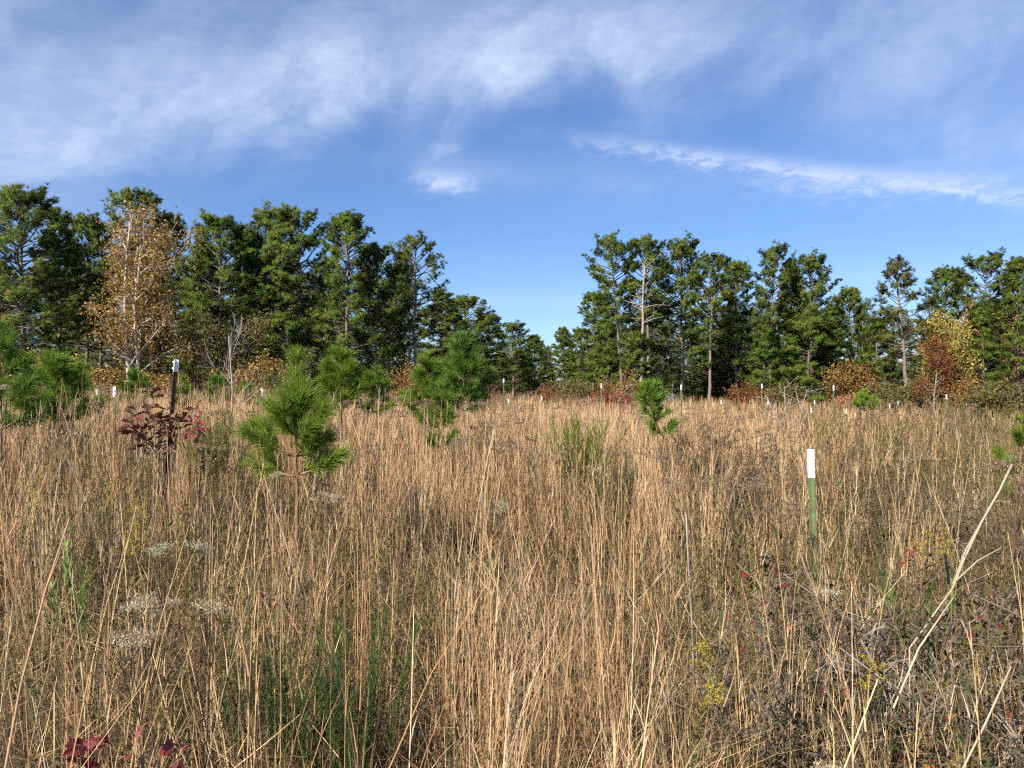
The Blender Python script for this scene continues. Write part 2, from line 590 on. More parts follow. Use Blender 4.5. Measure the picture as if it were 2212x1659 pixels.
def tall_grass():
    rng = np.random.default_rng(5)
    mb = MB()
    # near: tufts of stems, each stem with side spikelets
    for y0, y1, tuft, per, S, wid, spk in ((0.95, 4.2, 21, 13, 4, 0.0043, 3), (4.2, 8.5, 18, 13, 4, 0.0053, 2), (8.5, 16, 13, 11, 3, 0.0085, 1), (16, 30, 6, 9, 2, 0.016, 0), (30, 60, 3.5, 7, 2, 0.028, 0)):
        x, y = field_points(tuft, y0, y1, rng)
        keep = rng.uniform(size=len(x)) < straw_density(x, y)
        x, y = x[keep], y[keep]
        n = len(x)
        cnt = np.maximum(3, rng.poisson(per, n))
        ti = np.repeat(np.arange(n), cnt)
        N = len(ti)
        tl_az = rng.uniform(0, 2 * PI, n)
        tl = np.abs(rng.normal(0, 0.13, n))
        fallen = rng.uniform(size=n) < 0.06
        tl = np.where(fallen, rng.uniform(0.4, 1.0, n), tl)
        ra = rng.uniform(0, 2 * PI, N)
        rr = np.abs(rng.normal(0, 0.045, N)) + 0.004
        bx = x[ti] + np.cos(ra) * rr
        by = y[ti] + np.sin(ra) * rr
        fan = rr * 1.3 + np.abs(rng.normal(0, 0.05, N))
        lx = np.cos(ra) * fan + np.cos(tl_az[ti]) * tl[ti]
        ly = np.sin(ra) * fan + np.sin(tl_az[ti]) * tl[ti]
        az = np.arctan2(ly, lx)
        lean = np.hypot(lx, ly)
        H = straw_height(x, y)[ti] * rng.uniform(0.45, 1.1, N) * (0.72 + 0.42 * rng.uniform(size=n))[ti]
        tc_ = pick(STRAW, STRAW_W, n, rng, 0.12)[ti]
        col = 0.68 * tc_ + 0.32 * pick(STRAW, STRAW_W, N, rng, 0.15)
        base = np.stack([bx, by, gz(bx, by) - 0.01], 1)
        P = ribbons(mb, base, az, H, lean * 0.6, rng.normal(0.10, 0.20, N) + lean * 0.5, wid * rng.uniform(0.6, 1.35, N), rng.uniform(0, 2 * PI, N), col, S, 0.3)
        if spk:
            K = N * spk
            idx = np.repeat(np.arange(N), spk)
            t = rng.uniform(0.25, 0.97, K)
            b = along(P, idx, t)
            ribbons(mb, b, az[idx] + rng.normal(0, 1.6, K), rng.uniform(0.05, 0.15, K), rng.uniform(0.03, 0.42, K), rng.normal(0.1, 0.35, K), wid * rng.uniform(0.5, 1.1, K), rng.uniform(0, 2 * PI, K), col[idx] * rng.uniform(0.85, 1.2, (K, 1)), 2, 0.1)
    # long single stems that stand out pale above the rest
    x, y = field_points(7.0, 1.2, 9.0, rng)
    n = len(x)
    base = np.stack([x, y, gz(x, y)], 1)
    col = pick(STRAW[[0, 4, 5]], np.array([0.45, 0.4, 0.25]), n, rng)
    P = ribbons(mb, base, rng.uniform(0, 2 * PI, n), rng.uniform(0.85, 1.28, n), np.abs(rng.normal(0.06, 0.12, n)), rng.normal(0.08, 0.2, n), rng.uniform(0.0032, 0.0058, n), rng.uniform(0, 2 * PI, n), col, 6, 0.35)
    idx = np.repeat(np.arange(n), 9)
    t = rng.uniform(0.35, 0.98, len(idx))
    ribbons(mb, along(P, idx, t), rng.uniform(0, 2 * PI, len(idx)), rng.uniform(0.04, 0.11, len(idx)), rng.uniform(0.05, 0.4, len(idx)), 0.2, 0.0032, rng.uniform(0, 2 * PI, len(idx)), col[idx], 2, 0.15)
    o = mb.obj('tall_grass', M_GRASS)
    tag(o, 'tall dry tan grass covering the whole field', 'grass', kind='stuff')


def low_growth():
    rng = np.random.default_rng(6)
    mb = MB()
    for y0, y1, dens, S, wid, hh in ((0.9, 4.5, 800, 3, 0.0052, 1.0), (4.5, 9, 330, 2, 0.0075, 1.1), (9, 18, 90, 2, 0.014, 1.2), (18, 60, 14, 2, 0.03, 1.3)):
        x, y = field_points(dens, y0, y1, rng)
        k = rng.uniform(size=len(x)) < (0.45 + 0.75 * vnoise(x / 0.6, y / 0.6, 31))
        x, y = x[k], y[k]
        n = len(x)
        base = np.stack([x, y, gz(x, y) - 0.005], 1)
        ribbons(mb, base, rng.uniform(0, 2 * PI, n), rng.uniform(0.10, 0.62, n) * hh, rng.uniform(0.0, 0.7, n), rng.normal(0.5, 0.7, n), wid * rng.uniform(0.6, 1.5, n), rng.uniform(0, 2 * PI, n), pick(LOWC, LOWC_W, n, rng, 0.2), S, 0.15)
    # lying litter, bleached stalks
    x, y = field_points(240, 0.9, 5.0, rng)
    n = len(x)
    base = np.stack([x, y, gz(x, y) + rng.uniform(0.02, 0.38, n)], 1)
    ribbons(mb, base, rng.uniform(0, 2 * PI, n), rng.uniform(0.12, 0.5, n), rng.uniform(0.9, 1.9, n), rng.normal(0, 0.4, n), rng.uniform(0.002, 0.005, n), rng.uniform(0, 2 * PI, n), pick(STRAW, STRAW_W, n, rng, 0.25), 3, 0.3)
    o = mb.obj('low_growth', M_GRASS)
    tag(o, 'short brown and olive growth under the tall grass', 'undergrowth', kind='stuff')


FORB = np.array([[0.115, 0.10, 0.032], [0.17, 0.12, 0.050], [0.085, 0.06, 0.036], [0.20, 0.165, 0.058], [0.085, 0.11, 0.034], [0.21, 0.14, 0.075], [0.15, 0.05, 0.035], [0.30, 0.24, 0.14]])
FORB_W = np.array([0.22, 0.18, 0.14, 0.13, 0.16, 0.11, 0.03, 0.09])


def weeds():
    """leafy half-dry forbs between the grass, thick on the right"""
    rng = np.random.default_rng(8)
    mb = MB()
    for y0, y1, dens, nl, ls, S in ((1.0, 5.5, 125, 26, 1.2, 3), (5.5, 11, 52, 16, 1.7, 2), (11, 24, 10, 11, 3.0, 2), (24, 58, 1.8, 9, 6.0, 2)):
        x, y = field_points(dens, y0, y1, rng)
        s = x / np.maximum(y, 0.5)
        nn = vnoise(x / 0.8, y / 1.0, 41) * 0.6 + vnoise(x / 2.6, y / 2.6, 42) * 0.4
        dn = (0.13 + 0.62 * sstep(nn, 0.45, 0.70) + 0.70 * sstep(s, 0.20, 0.45)) * (0.35 + nn)
        k = rng.uniform(size=len(x)) < dn
        x, y, s = x[k], y[k], s[k]
        n = len(x)
        H = rng.uniform(0.30, 0.86, n) + 0.10 * sstep(s, 0.2, 0.5)
        base = np.stack([x, y, gz(x, y)], 1)
        cp = pick(FORB, FORB_W, n, rng, 0.2)
        P = ribbons(mb, base, rng.uniform(0, 2 * PI, n), H, np.abs(rng.normal(0.08, 0.14, n)), rng.normal(0.1, 0.25, n), 0.0032 * ls, rng.uniform(0, 2 * PI, n), np.clip(cp * 0.9, 0, 1), S, 0.4)
        # side branches carry the small leaves
        br = 5
        bi = np.repeat(np.arange(n), br)
        B = ribbons(mb, along(P, bi, rng.uniform(0.35, 0.95, len(bi))), rng.uniform(0, 2 * PI, len(bi)), rng.uniform(0.07, 0.24, len(bi)), rng.uniform(0.35, 1.0, len(bi)), -rng.uniform(0, 0.5, len(bi)), 0.0020 * ls, rng.uniform(0, 2 * PI, len(bi)), cp[bi] * 0.9, 2, 0.4)
        li = np.repeat(np.arange(n), nl)
        onb = rng.integers(0, br, len(li))
        tt = rng.uniform(0.1, 1.0, len(li))
        b = np.where((rng.uniform(size=len(li)) < 0.72)[:, None], along(B, li * br + onb, tt), along(P, li, rng.uniform(0.25, 1.0, len(li))))
        lc = 0.6 * cp[li] + 0.4 * pick(FORB, FORB_W, len(li), rng, 0.25)
        ribbons(mb, b, rng.uniform(0, 2 * PI, len(li)), rng.uniform(0.012, 0.045, len(li)) * ls ** 0.6, rng.uniform(0.3, 2.3, len(li)), rng.normal(0.2, 0.5, len(li)), rng.uniform(0.004, 0.011, len(li)) * ls ** 0.8, rng.uniform(0, 2 * PI, len(li)), lc, 2, 0.3)
    o = mb.obj('field_weeds', M_WEED)
    tag(o, 'dark olive and brown leafy weeds mixed into the grass', 'weeds', kind='stuff')


tall_grass()
low_growth()
weeds()

# ------------------------------------------------------------------ trees
def bend(p0, d0, L, n, rng, wander=0.15, up=0.0):
    pts = [np.array(p0, float)]
    d = unit(np.array(d0, float))
    for k in range(n):
        d = unit(d + rng.normal(0, wander, 3) + np.array([0, 0, up]))
        pts.append(pts[-1] + d * L / n)
    return np.array(pts)


def pine(seed, H=12.5, cb=0.4, R=2.3, top='round', lean=(0.0, 0.0), gap=0.30, olive=0.0, tufts=1.0, rad=0.14, stubs=7, nn=22, fill=1.0):
    """a forest pine: straight tapered trunk, whorled limbs, rounded clumps of needles at their ends"""
    rng = np.random.default_rng(seed)
    wood, crown = MB(), MB()
    bark = np.array([0.215, 0.175, 0.145]) * rng.uniform(0.85, 1.15)
    n = 14
    zz = np.linspace(0, H * 0.985, n)
    wob = np.cumsum(rng.normal(0, 0.035, (n, 2)), 0)
    wob -= wob[0]
    tx = lean[0] * H * (zz / H) ** 1.3 + wob[:, 0]
    ty = lean[1] * H * (zz / H) ** 1.3 + wob[:, 1]
    pts = np.stack([tx, ty, zz], 1)
    pts[0, 2] = -0.2
    tube(wood, pts, rad * (1 - 0.86 * (zz / H)) + 0.012, bark, 8)

    def trunk(z):
        return np.array([np.interp(z, zz, tx), np.interp(z, zz, ty), z])
    z = H * cb
    az = rng.uniform(0, 2 * PI)
    tb, ta = [], []
    while z < H * 0.985:
        u = (z - H * cb) / (H * (1 - cb))
        if top == 'round':
            r = R * (0.55 + 0.45 * math.sin(PI * min(1, 0.15 + u * 0.62))) * math.sqrt(max(0.03, 1 - u ** 3.2))
        elif top == 'cone':
            r = R * (1.0 - 0.62 * u ** 1.4) * math.sqrt(max(0.03, 1 - u ** 5)) * (0.8 + 0.2 * math.sin(5 * u + seed))
        elif top == 'tuft':
            r = R * (0.40 + 0.60 * sstep(u, 0.15, 0.6)) * math.sqrt(max(0.03, 1 - u ** 4))
        else:
            r = R * (0.8 + 0.2 * math.sin(7 * u + seed)) * math.sqrt(max(0.03, 1 - u ** 2.4))
        for w in range(rng.integers(2, 4)):
            az += 2.4 + rng.normal(0, 0.5)
            L = max(0.4, r * rng.uniform(0.62, 1.15))
            if rng.uniform() < 0.10 * (1 - u):
                continue
            el = -0.05 + 0.95 * u ** 1.5 + rng.normal(0, 0.12)
            d0 = np.array([math.cos(az) * math.cos(el), math.sin(az) * math.cos(el), math.sin(el)])
            bp = bend(trunk(z), d0, L, 5, rng, 0.10, 0.06)
            br = 0.012 + 0.016 * L
            tube(wood, bp, np.linspace(br, 0.008, 6), bark * 0.6, 4, False)
            # twigs
            nt = max(3, int((3.5 + L * 5.0) * tufts))
            for k in range(nt):
                f = rng.uniform(0.30, 1.0) ** 0.7
                i = min(4, int(f * 5)); g = f * 5 - i
                p0 = bp[i] * (1 - g) + bp[min(5, i + 1)] * g
                dirb = unit(bp[min(5, i + 1)] - bp[i])
                side = unit(np.cross(dirb, [0, 0, 1])) * (1 if k % 2 else -1)
                td = unit(dirb * rng.uniform(0.4, 0.9) + side * rng.uniform(0.2, 0.95) + np.array([0, 0, rng.uniform(-0.05, 0.55)]))
                tl = rng.uniform(0.22, 0.60) * (0.6 + 0.25 * L) * (1.15 - 0.5 * f)
                tip = p0 + td * tl
                if k % 2 == 0:
                    tube(wood, np.stack([p0, tip]), (0.008, 0.005), bark * 0.55, 3, False)
                m = rng.integers(2, 4)
                for q in range(m):
                    tb.append(p0 + td * tl * (0.55 + 0.45 * (q + 1) / m) + rng.normal(0, 0.09, 3))
                    ta.append(unit(td + np.array([0, 0, 0.45]) + rng.normal(0, 0.25, 3)))
        z += gap * 0.80 * rng.uniform(0.5, 1.4) * (1.0 - 0.25 * u)
    # leader
    for k in range(9):
        tb.append(trunk(H * (0.955 + 0.045 * k / 8)) + rng.normal(0, 0.06, 3))
        ta.append(unit(np.array([0, 0, 1.0]) + rng.normal(0, 0.3, 3)))
    tb = np.array(tb); ta = np.array(ta)
    G = np.array([[0.092, 0.142, 0.022], [0.118, 0.170, 0.027], [0.070, 0.118, 0.022], [0.140, 0.172, 0.030]])
    col = G[rng.integers(0, 4, len(tb))] * rng.uniform(0.8, 1.2, (len(tb), 1))
    old = rng.uniform(size=len(tb)) < (0.05 + 0.30 * olive)
    col[old] = np.array([0.19, 0.125, 0.035]) * rng.uniform(0.7, 1.3, (old.sum(), 1))
    col = col * (1 - 0.55 * olive) + np.array([0.125, 0.105, 0.035]) * 0.55 * olive
    axx = np.stack([np.interp(tb[:, 2], zz, tx), np.interp(tb[:, 2], zz, ty), tb[:, 2] - 0.5], 1)
    outw = unit(tb - axx) * 0.75 + ta * 0.55 + unit(rng.normal(size=tb.shape)) * 0.25
    needles(crown, tb, ta, 0.26, 0.024, col, nn, 1.0, rng, nrm=unit(outw))
    # dead stubs under the crown
    for k in range(stubs):
        zs = H * rng.uniform(cb * 0.45, cb * 1.05)
        a = rng.uniform(0, 2 * PI)
        tube(wood, bend(trunk(zs), (math.cos(a), math.sin(a), rng.uniform(-0.2, 0.3)), rng.uniform(0.4, 1.5), 3, rng, 0.18), np.linspace(0.018, 0.006, 4), bark * 1.15, 4, False)
    return wood, crown


def deciduous(seed, H=5.0, stems=1, spread=0.45, rad=0.05, levels=3, kids=5, leaf=0.09, nleaf=4000, pal=None, palw=None, bark=(0.30, 0.27, 0.23), fuzz=0.16, up=0.06, start=0.25, bare_top=0.0, droop=0.3, ratio=0.55):
    rng = np.random.default_rng(seed)
    wood, crown = MB(), MB()
    bark = np.array(bark)
    ends = []

    fine = []

    def grow(p, d, L, r, lev):
        if lev == levels and levels >= 2:
            fine.append((*p, *d, L, r))
            return
        n = 6 if lev == 0 else 4
        bp = bend(p, d, L, n, rng, 0.09 + 0.04 * lev, up)
        tube(wood, bp, np.linspace(r, max(0.0035, r * 0.35), n + 1), bark * rng.uniform(0.85, 1.12), 6 if lev == 0 else (4 if lev == 1 else 3), False)
        if lev >= 1:
            ends.append((bp, lev))
        if lev < levels:
            k = max(2, int(kids * (1.6 if lev == 0 else 1.0)))
            for j in range(k):
                f = start + (1 - start) * (j + rng.uniform(0.2, 1.0)) / k if lev == 0 else rng.uniform(0.25, 1.0)
                f = min(f, 0.99)
                i = int(f * n); g = f * n - i
                q = bp[i] * (1 - g) + bp[i + 1] * g
                a = rng.uniform(0, 2 * PI)
                dd = unit(bp[i + 1] - bp[i])
                o = unit(np.cross(dd, [math.cos(a), math.sin(a), 0.3]))
                nd = unit(dd * rng.uniform(0.6, 1.0) + o * rng.uniform(0.55, 1.15) * (0.6 + spread))
                grow(q, nd, L * ratio * rng.uniform(0.6, 1.1) * (1.15 - 0.45 * f), r * 0.5 * (1.15 - 0.5 * f), lev + 1)
    for s in range(stems):
        a = 2 * PI * s / max(1, stems) + rng.uniform(-0.4, 0.4)
        off = 0.0 if stems == 1 else 0.10 * H * 0.25
        l = 0.04 if stems == 1 else spread * rng.uniform(0.25, 0.7)
        grow((math.cos(a) * off, math.sin(a) * off, -0.1), (math.cos(a) * l, math.sin(a) * l, 1), H * rng.uniform(0.80, 1.0) if stems > 1 else H * 0.98, rad * rng.uniform(0.7, 1.0), 0)
    if fine:
        F = np.array(fine)
        D = unit(F[:, 3:6])
        nf = len(F)
        PF = ribbons(wood, F[:, :3], np.arctan2(D[:, 1], D[:, 0]), F[:, 6], np.arccos(np.clip(D[:, 2], -1, 1)), rng.normal(-0.15, 0.35, nf), np.maximum(F[:, 7] * 2, 0.004), rng.uniform(0, 6.28, nf), bark[None] * rng.uniform(0.85, 1.12, (nf, 1)), 4, 0.5)
        ends += [(q, levels) for q in PF]
    if nleaf:
        w = np.array([1.0 if lev >= 2 else 0.5 for bp, lev in ends])
        ei = rng.choice(len(ends), nleaf, p=w / w.sum())
        t = rng.uniform(0.15, 1.05, nleaf)
        E = np.array([bp[:5] if len(bp) >= 5 else np.concatenate([bp, bp[-1:]]) for bp, lev in ends])
        b = along(E, ei, np.clip(t, 0, 0.999)) + rng.normal(0, fuzz, (nleaf, 3))
        if bare_top > 0:
            hmax = b[:, 2].max()
            keep = rng.uniform(size=nleaf) > sstep(b[:, 2], hmax * (1 - bare_top), hmax) * 0.93
            b = b[keep]; ei = ei[keep]
        b = b[b[:, 2] > 0.05]
        m = len(b)
        c = pick(np.array(pal), np.array(palw, float), m, rng, 0.22)
        d = unit(rng.normal(size=(m, 3)) + np.array([0, 0, -droop]))
        s = unit(np.cross(d, rng.normal(size=(m, 3))))
        ll = (leaf * rng.uniform(0.6, 1.3, m))[:, None]
        V = np.stack([b, b + d * ll * 0.5 + s * ll * 0.33, b + d * ll, b + d * ll * 0.5 - s * ll * 0.33], 1)
        i = np.arange(m) * 4
        crown.add(V.reshape(-1, 3), np.repeat(c, 4, 0), q=np.stack([i, i + 1, i + 2, i + 3], 1))
    return wood, crown


# --- forest pine kinds, built once; each tree is its own thing with a trunk and a crown
KIND = {}


def pine_kind(key, **kw):
    w, c = pine(**kw)
    KIND[key] = (w.mesh('trunk', M_BARK, True), c.mesh('crown', M_NEEDLE), kw.get('H', 12.5), w, c)


pine_kind('full_a', seed=101, H=12.5, cb=0.26, R=3.3, top='round', tufts=1.1)
pine_kind('full_b', seed=102, H=12.5, cb=0.30, R=3.0, top='oval', tufts=1.1)
pine_kind('full_c', seed=103, H=12.5, cb=0.22, R=3.2, top='cone', tufts=1.15)
pine_kind('tall_a', seed=104, H=12.5, cb=0.50, R=2.8, top='round', tufts=1.1, stubs=12)
pine_kind('tall_b', seed=105, H=12.5, cb=0.54, R=2.8, top='tuft', tufts=1.1, stubs=12, lean=(-0.06, 0.0))
pine_kind('tall_c', seed=106, H=12.5, cb=0.38, R=2.6, top='oval', tufts=1.1, olive=0.15)
pine_kind('olive', seed=107, H=11.0, cb=0.34, R=3.0, top='oval', gap=0.40, olive=0.9, lean=(-0.07, 0.0), rad=0.17, stubs=12)
pine_kind('lone', seed=108, H=12.0, cb=0.42, R=2.9, top='round', gap=0.42, olive=0.3, tufts=0.9, stubs=10)
pine_kind('short_a', seed=109, H=6.5, cb=0.10, R=2.3, top='cone', gap=0.24, rad=0.09, tufts=1.2, stubs=2)
pine_kind('short_b', seed=110, H=6.5, cb=0.14, R=2.2, top='oval', gap=0.24, rad=0.09, tufts=1.2, stubs=2)


def plant_pine(key, dx, dy, d, label, sx=1.0, rz=None, group='pines along the edge of the woods', base_dx=None):
    x, top = at(dx, dy, d)
    tr, cr, H, _, _ = KIND[key]
    z = gzs(x, d)
    s = (top - z) / H
    r = random.Random(label)
    o = empty('pine_tree', (x, d, z), r.uniform(0, 6.28) if rz is None else rz, (s * sx, s * sx, s))
    tag(o, label, 'pine tree', group)
    part('trunk', tr, o)
    part('crown', cr, o)
    return o


PINES = [
    ('full_a', 42, 430, 40, 'broad dark green pine filling the left edge of the photo', 1.15, None),
    ('tall_c', 128, 467, 43, 'narrow pine between the left-edge pine and the golden tree', 0.95, None),
    ('full_b', 186, 482, 47, 'pine whose top shows at the left shoulder of the golden tree', 0.95, None),
    ('tall_a', 282, 433, 48, 'tallest pine rising directly behind the golden leafed tree', 1.0, None),
    ('full_b', 362, 478, 50, 'pine at the right shoulder of the golden leafed tree', 0.9, None),
    ('full_c', 436, 530, 45, 'lower leafy green pine just right of the golden tree', 1.05, None),
    ('full_a', 478, 488, 44, 'wide pine with a small spire top above the bare sapling', 1.05, None),
    ('full_b', 532, 512, 46, 'rounded pine right of the spire-topped pine', 0.95, None),
    ('full_a', 592, 476, 46, 'full pine with a round top, left of the twin-topped one', 0.98, None),
    ('tall_a', 655, 477, 46, 'pine with a wide loose top left of the dark narrow-topped pine', 1.1, None),
    ('full_b', 747, 478, 44, 'dark dense pine with a narrow upright top above the left group', 1.05, None),
    ('full_a', 812, 548, 46, 'shorter dark pine at the right shoulder of the left group', 1.0, None),
    ('lone', 897, 525, 48, 'open-crowned pine with a bare trunk standing apart against the sky', 1.0, None),
    ('tall_c', 958, 634, 56, 'smaller pine right of the open-crowned one, leaning into the gap', 1.6, None),
    ('full_a', 1002, 652, 62, 'pine stepping down into the gap beyond the tallest young pine', 1.45, None),
    ('full_b', 1060, 686, 76, 'distant pine on the left slope of the gap', 1.6, None),
    ('full_a', 1108, 706, 84, 'distant pine in the low part of the gap, second from the left slope', 1.6, None),
    ('full_c', 1152, 728, 92, 'farthest low pine at the bottom of the gap in the woods', 1.7, None),
    ('full_c', 1216, 712, 84, 'pointed distant pine on the right slope of the gap', 1.4, None),
    ('full_b', 1256, 716, 76, 'distant pine just right of the pointed one in the gap', 1.5, None),
    ('full_b', 1282, 642, 62, 'bushy shorter pine at the left foot of the right-hand group', 1.15, None),
    ('tall_b', 1343, 540, 52, 'tall pine with a leaning bare trunk at the left end of the right group', 1.0, 0.0),
    ('tall_a', 1402, 537, 53, 'tall straight pine just behind the pale dead trunk', 1.05, None),
    ('full_a', 1472, 537, 55, 'dense round-topped pine right of the pale dead trunk', 1.0, None),
    ('tall_a', 1532, 567, 53, 'pine with a long thin bare trunk beside the dense round-topped one', 1.0, None),
    ('full_b', 1592, 578, 57, 'sloping-topped pine left of the ball-crowned pine', 1.0, None),
    ('tall_b', 1664, 560, 55, 'ball-crowned pine on a thin stem in the middle of the right woods', 0.85, 1.5),
    ('full_c', 1712, 572, 57, 'pointed pine between the ball-crowned and the twin broad pine', 0.9, None),
    ('full_a', 1752, 568, 56, 'broad pine right of the ball-crowned pine, last before the dip', 0.95, None),
    ('full_b', 1838, 632, 58, 'lower pine in the dip left of the olive leaning pine', 0.95, None),
    ('full_c', 1800, 668, 52, 'short pine at the foot of the dip in the right woods', 1.1, None),
    ('olive', 1955, 572, 44, 'olive brown pine with a thick leaning bare trunk and open crown', 1.0, 0.0),
    ('full_b', 2042, 592, 54, 'green pine behind the yellow tree, right of the olive pine', 1.05, None),
    ('tall_b', 2108, 574, 52, 'pine with a lobed open top above the orange tree', 1.05, 2.2),
    ('full_c', 2205, 568, 46, 'tall dark pine cut by the right edge of the photo', 1.1, None),
    ('short_a', 2122, 668, 44, 'bright green young pine among the yellow and orange trees', 1.0, None),
    ('short_b', 1372, 728, 48, 'bushy bright pine left of the pale dead trunk', 1.0, None),
    ('short_a', 1312, 700, 58, 'short pine above the red sumac', 1.1, None),
    ('short_a', 1650, 712, 50, 'short pine under the ball-crowned pine', 1.1, None),
    ('short_b', 1745, 690, 51, 'short spreading pine beneath the broad pine before the dip', 1.15, None),
    ('short_a', 1895, 700, 50, 'short pine crowded against the left of the olive pine', 1.15, None),
    ('short_b', 610, 690, 42, 'short pine at the foot of the left group', 1.1, None),
    ('short_a', 440, 650, 42, 'short pine behind the bare white sapling', 1.1, None),
    ('short_b', 985, 735, 54, 'low pine at the foot of the gap behind the tallest young pine', 1.1, None),
]
for k_, x_, y_, d_, l_, sx_, rz_ in PINES:
    plant_pine(k_, x_, y_, d_, l_, sx_, rz_)


# the woods behind the front trees read as one dark mass
def back_woods():
    rng = np.random.default_rng(77)
    proto = bpy.data.collections.new('woods_pines')
    for i, kw in enumerate((dict(seed=201, cb=0.10, R=3.2, top='round'), dict(seed=202, cb=0.05, R=3.1, top='oval'), dict(seed=203, cb=0.07, R=3.2, top='cone'))):
        w, c = pine(H=12, tufts=0.7, nn=13, gap=0.40, **kw)
        mb = MB()
        mb.merge(w)
        nq = len(mb.arrays()[2]); nt_ = len(mb.arrays()[3])
        mb.merge(c)
        me = mb.mesh('woods_pine', M_BARK)
        me.materials.append(M_NEEDLE)
        Q, T = mb.arrays()[2:]
        mi = np.zeros(len(Q) + len(T), np.int32)
        mi[len(Q) + nt_:] = 1
        me.polygons.foreach_set('material_index', mi)
        proto.objects.link(bpy.data.objects.new('woods_pine_%d' % i, me))
    spots = []
    for k in range(62):                                    # left wood
        d = rng.uniform(50, 78)
        spots.append((rng.uniform(-160, 880), d, rng.uniform(560, 640)))
    for k in range(64):                                    # right wood
        d = rng.uniform(60, 90)
        spots.append((rng.uniform(1300, 2380), d, rng.uniform(640, 715)))
    for k in range(30):                                    # the gap
        d = rng.uniform(96, 135)
        spots.append((rng.uniform(900, 1360), d, rng.uniform(738, 775)))
    for k in range(60):                                    # undergrowth within the woods
        side = rng.uniform(-160, 1000) if k % 2 else rng.uniform(1260, 2380)
        spots.append((side, rng.uniform(52, 82), rng.uniform(775, 825)))
    for k in range(16):
        spots.append((rng.uniform(980, 1290), rng.uniform(80, 110), rng.uniform(760, 800)))
    for k in range(14):
        spots.append((rng.uniform(1390, 1580), rng.uniform(62, 84), rng.uniform(690, 800)))
    co, rot, scl = [], [], []
    for dx, d, dy in spots:
        x, top = at(dx, dy, d)
        s = (top - gzs(x, d)) / 12.0
        co.append((x, d, gzs(x, d))); rot.append((0, 0, rng.uniform(0, 6.28))); scl.append((max(s, 0.7), max(s, 0.7), s))
    n = len(co)
    me = bpy.data.meshes.new('pine_woods')
    me.from_pydata(co, [], [])
    for nm, dat in (('rot', rot), ('scl', scl)):
        at_ = me.attributes.new(nm, 'FLOAT_VECTOR', 'POINT')
        at_.data.foreach_set('vector', np.array(dat, np.float32).ravel())
    at_ = me.attributes.new('pick', 'INT', 'POINT')
    at_.data.foreach_set('value', rng.integers(0, 3, n).astype(np.int32))
    o = bpy.data.objects.new('pine_woods', me)
    COL.objects.link(o)
    tag(o, 'dark mass of pine woods behind the front row of trees', 'woods', kind='stuff')
    ng = bpy.data.node_groups.new('stand_of_pines', 'GeometryNodeTree')
    ng.interface.new_socket('Geometry', in_out='INPUT', socket_type='NodeSocketGeometry')
    ng.interface.new_socket('Geometry', in_out='OUTPUT', socket_type='NodeSocketGeometry')
    gi = ng.nodes.new('NodeGroupInput'); go = ng.nodes.new('NodeGroupOutput')
    ip = ng.nodes.new('GeometryNodeInstanceOnPoints')
    ci = ng.nodes.new('GeometryNodeCollectionInfo')
    ci.inputs['Collection'].default_value = proto
    ci.inputs['Separate Children'].default_value = True
    ci.inputs['Reset Children'].default_value = True
    ip.inputs['Pick Instance'].default_value = True

    def named(nm, ty):
        a = ng.nodes.new('GeometryNodeInputNamedAttribute')
        a.data_type = ty
        a.inputs['Name'].default_value = nm
        return [q for q in a.outputs if q.enabled and q.name == 'Attribute'][0]
    ng.links.new(gi.outputs[0], ip.inputs['Points'])
    ng.links.new(ci.outputs[0], ip.inputs['Instance'])
    ng.links.new(named('pick', 'INT'), ip.inputs['Instance Index'])
    ng.links.new(named('rot', 'FLOAT_VECTOR'), ip.inputs['Rotation'])
    ng.links.new(named('scl', 'FLOAT_VECTOR'), ip.inputs['Scale'])
    ng.links.new(ip.outputs[0], go.inputs[0])
    md = o.modifiers.new('stand_of_pines', 'NODES')
    md.node_group = ng


back_woods()

# --- autumn trees and shrubs at the edge of the woods
GOLD = [[0.34, 0.20, 0.055], [0.42, 0.27, 0.08], [0.25, 0.13, 0.04], [0.52, 0.38, 0.15], [0.16, 0.13, 0.04], [0.27, 0.12, 0.035]]
GOLDW = [3, 3, 2, 1.2, 1.3, 1.5]
OLIVE = [[0.16, 0.15, 0.04], [0.12, 0.13, 0.035], [0.24, 0.19, 0.06], [0.26, 0.14, 0.05], [0.09, 0.10, 0.03]]
OLIVEW = [3, 3, 2, 1.5, 2]
ORANGE = [[0.34, 0.18, 0.045], [0.26, 0.12, 0.035], [0.40, 0.25, 0.07], [0.17, 0.09, 0.035], [0.14, 0.13, 0.04]]
ORANGEW = [3, 3, 2, 2, 1]
RUST = [[0.26, 0.095, 0.03], [0.20, 0.07, 0.025], [0.33, 0.14, 0.05], [0.15, 0.08, 0.035]]
RUSTW = [3, 3, 2, 2]
RED = [[0.24, 0.024, 0.022], [0.32, 0.035, 0.03], [0.17, 0.018, 0.018], [0.30, 0.12, 0.05], [0.12, 0.05, 0.03]]
REDW = [3, 2.5, 2, 1.5, 2.5]
YELL = [[0.46, 0.36, 0.07], [0.34, 0.32, 0.07], [0.20, 0.22, 0.05], [0.55, 0.40, 0.12], [0.42, 0.22, 0.06], [0.13, 0.15, 0.04]]
YELLW = [3, 2.5, 2, 1.5, 2, 1.5]
PINK = [[0.50, 0.27, 0.13], [0.44, 0.20, 0.08], [0.55, 0.36, 0.20], [0.33, 0.17, 0.07]]
PINKW = [3, 3, 2, 2]


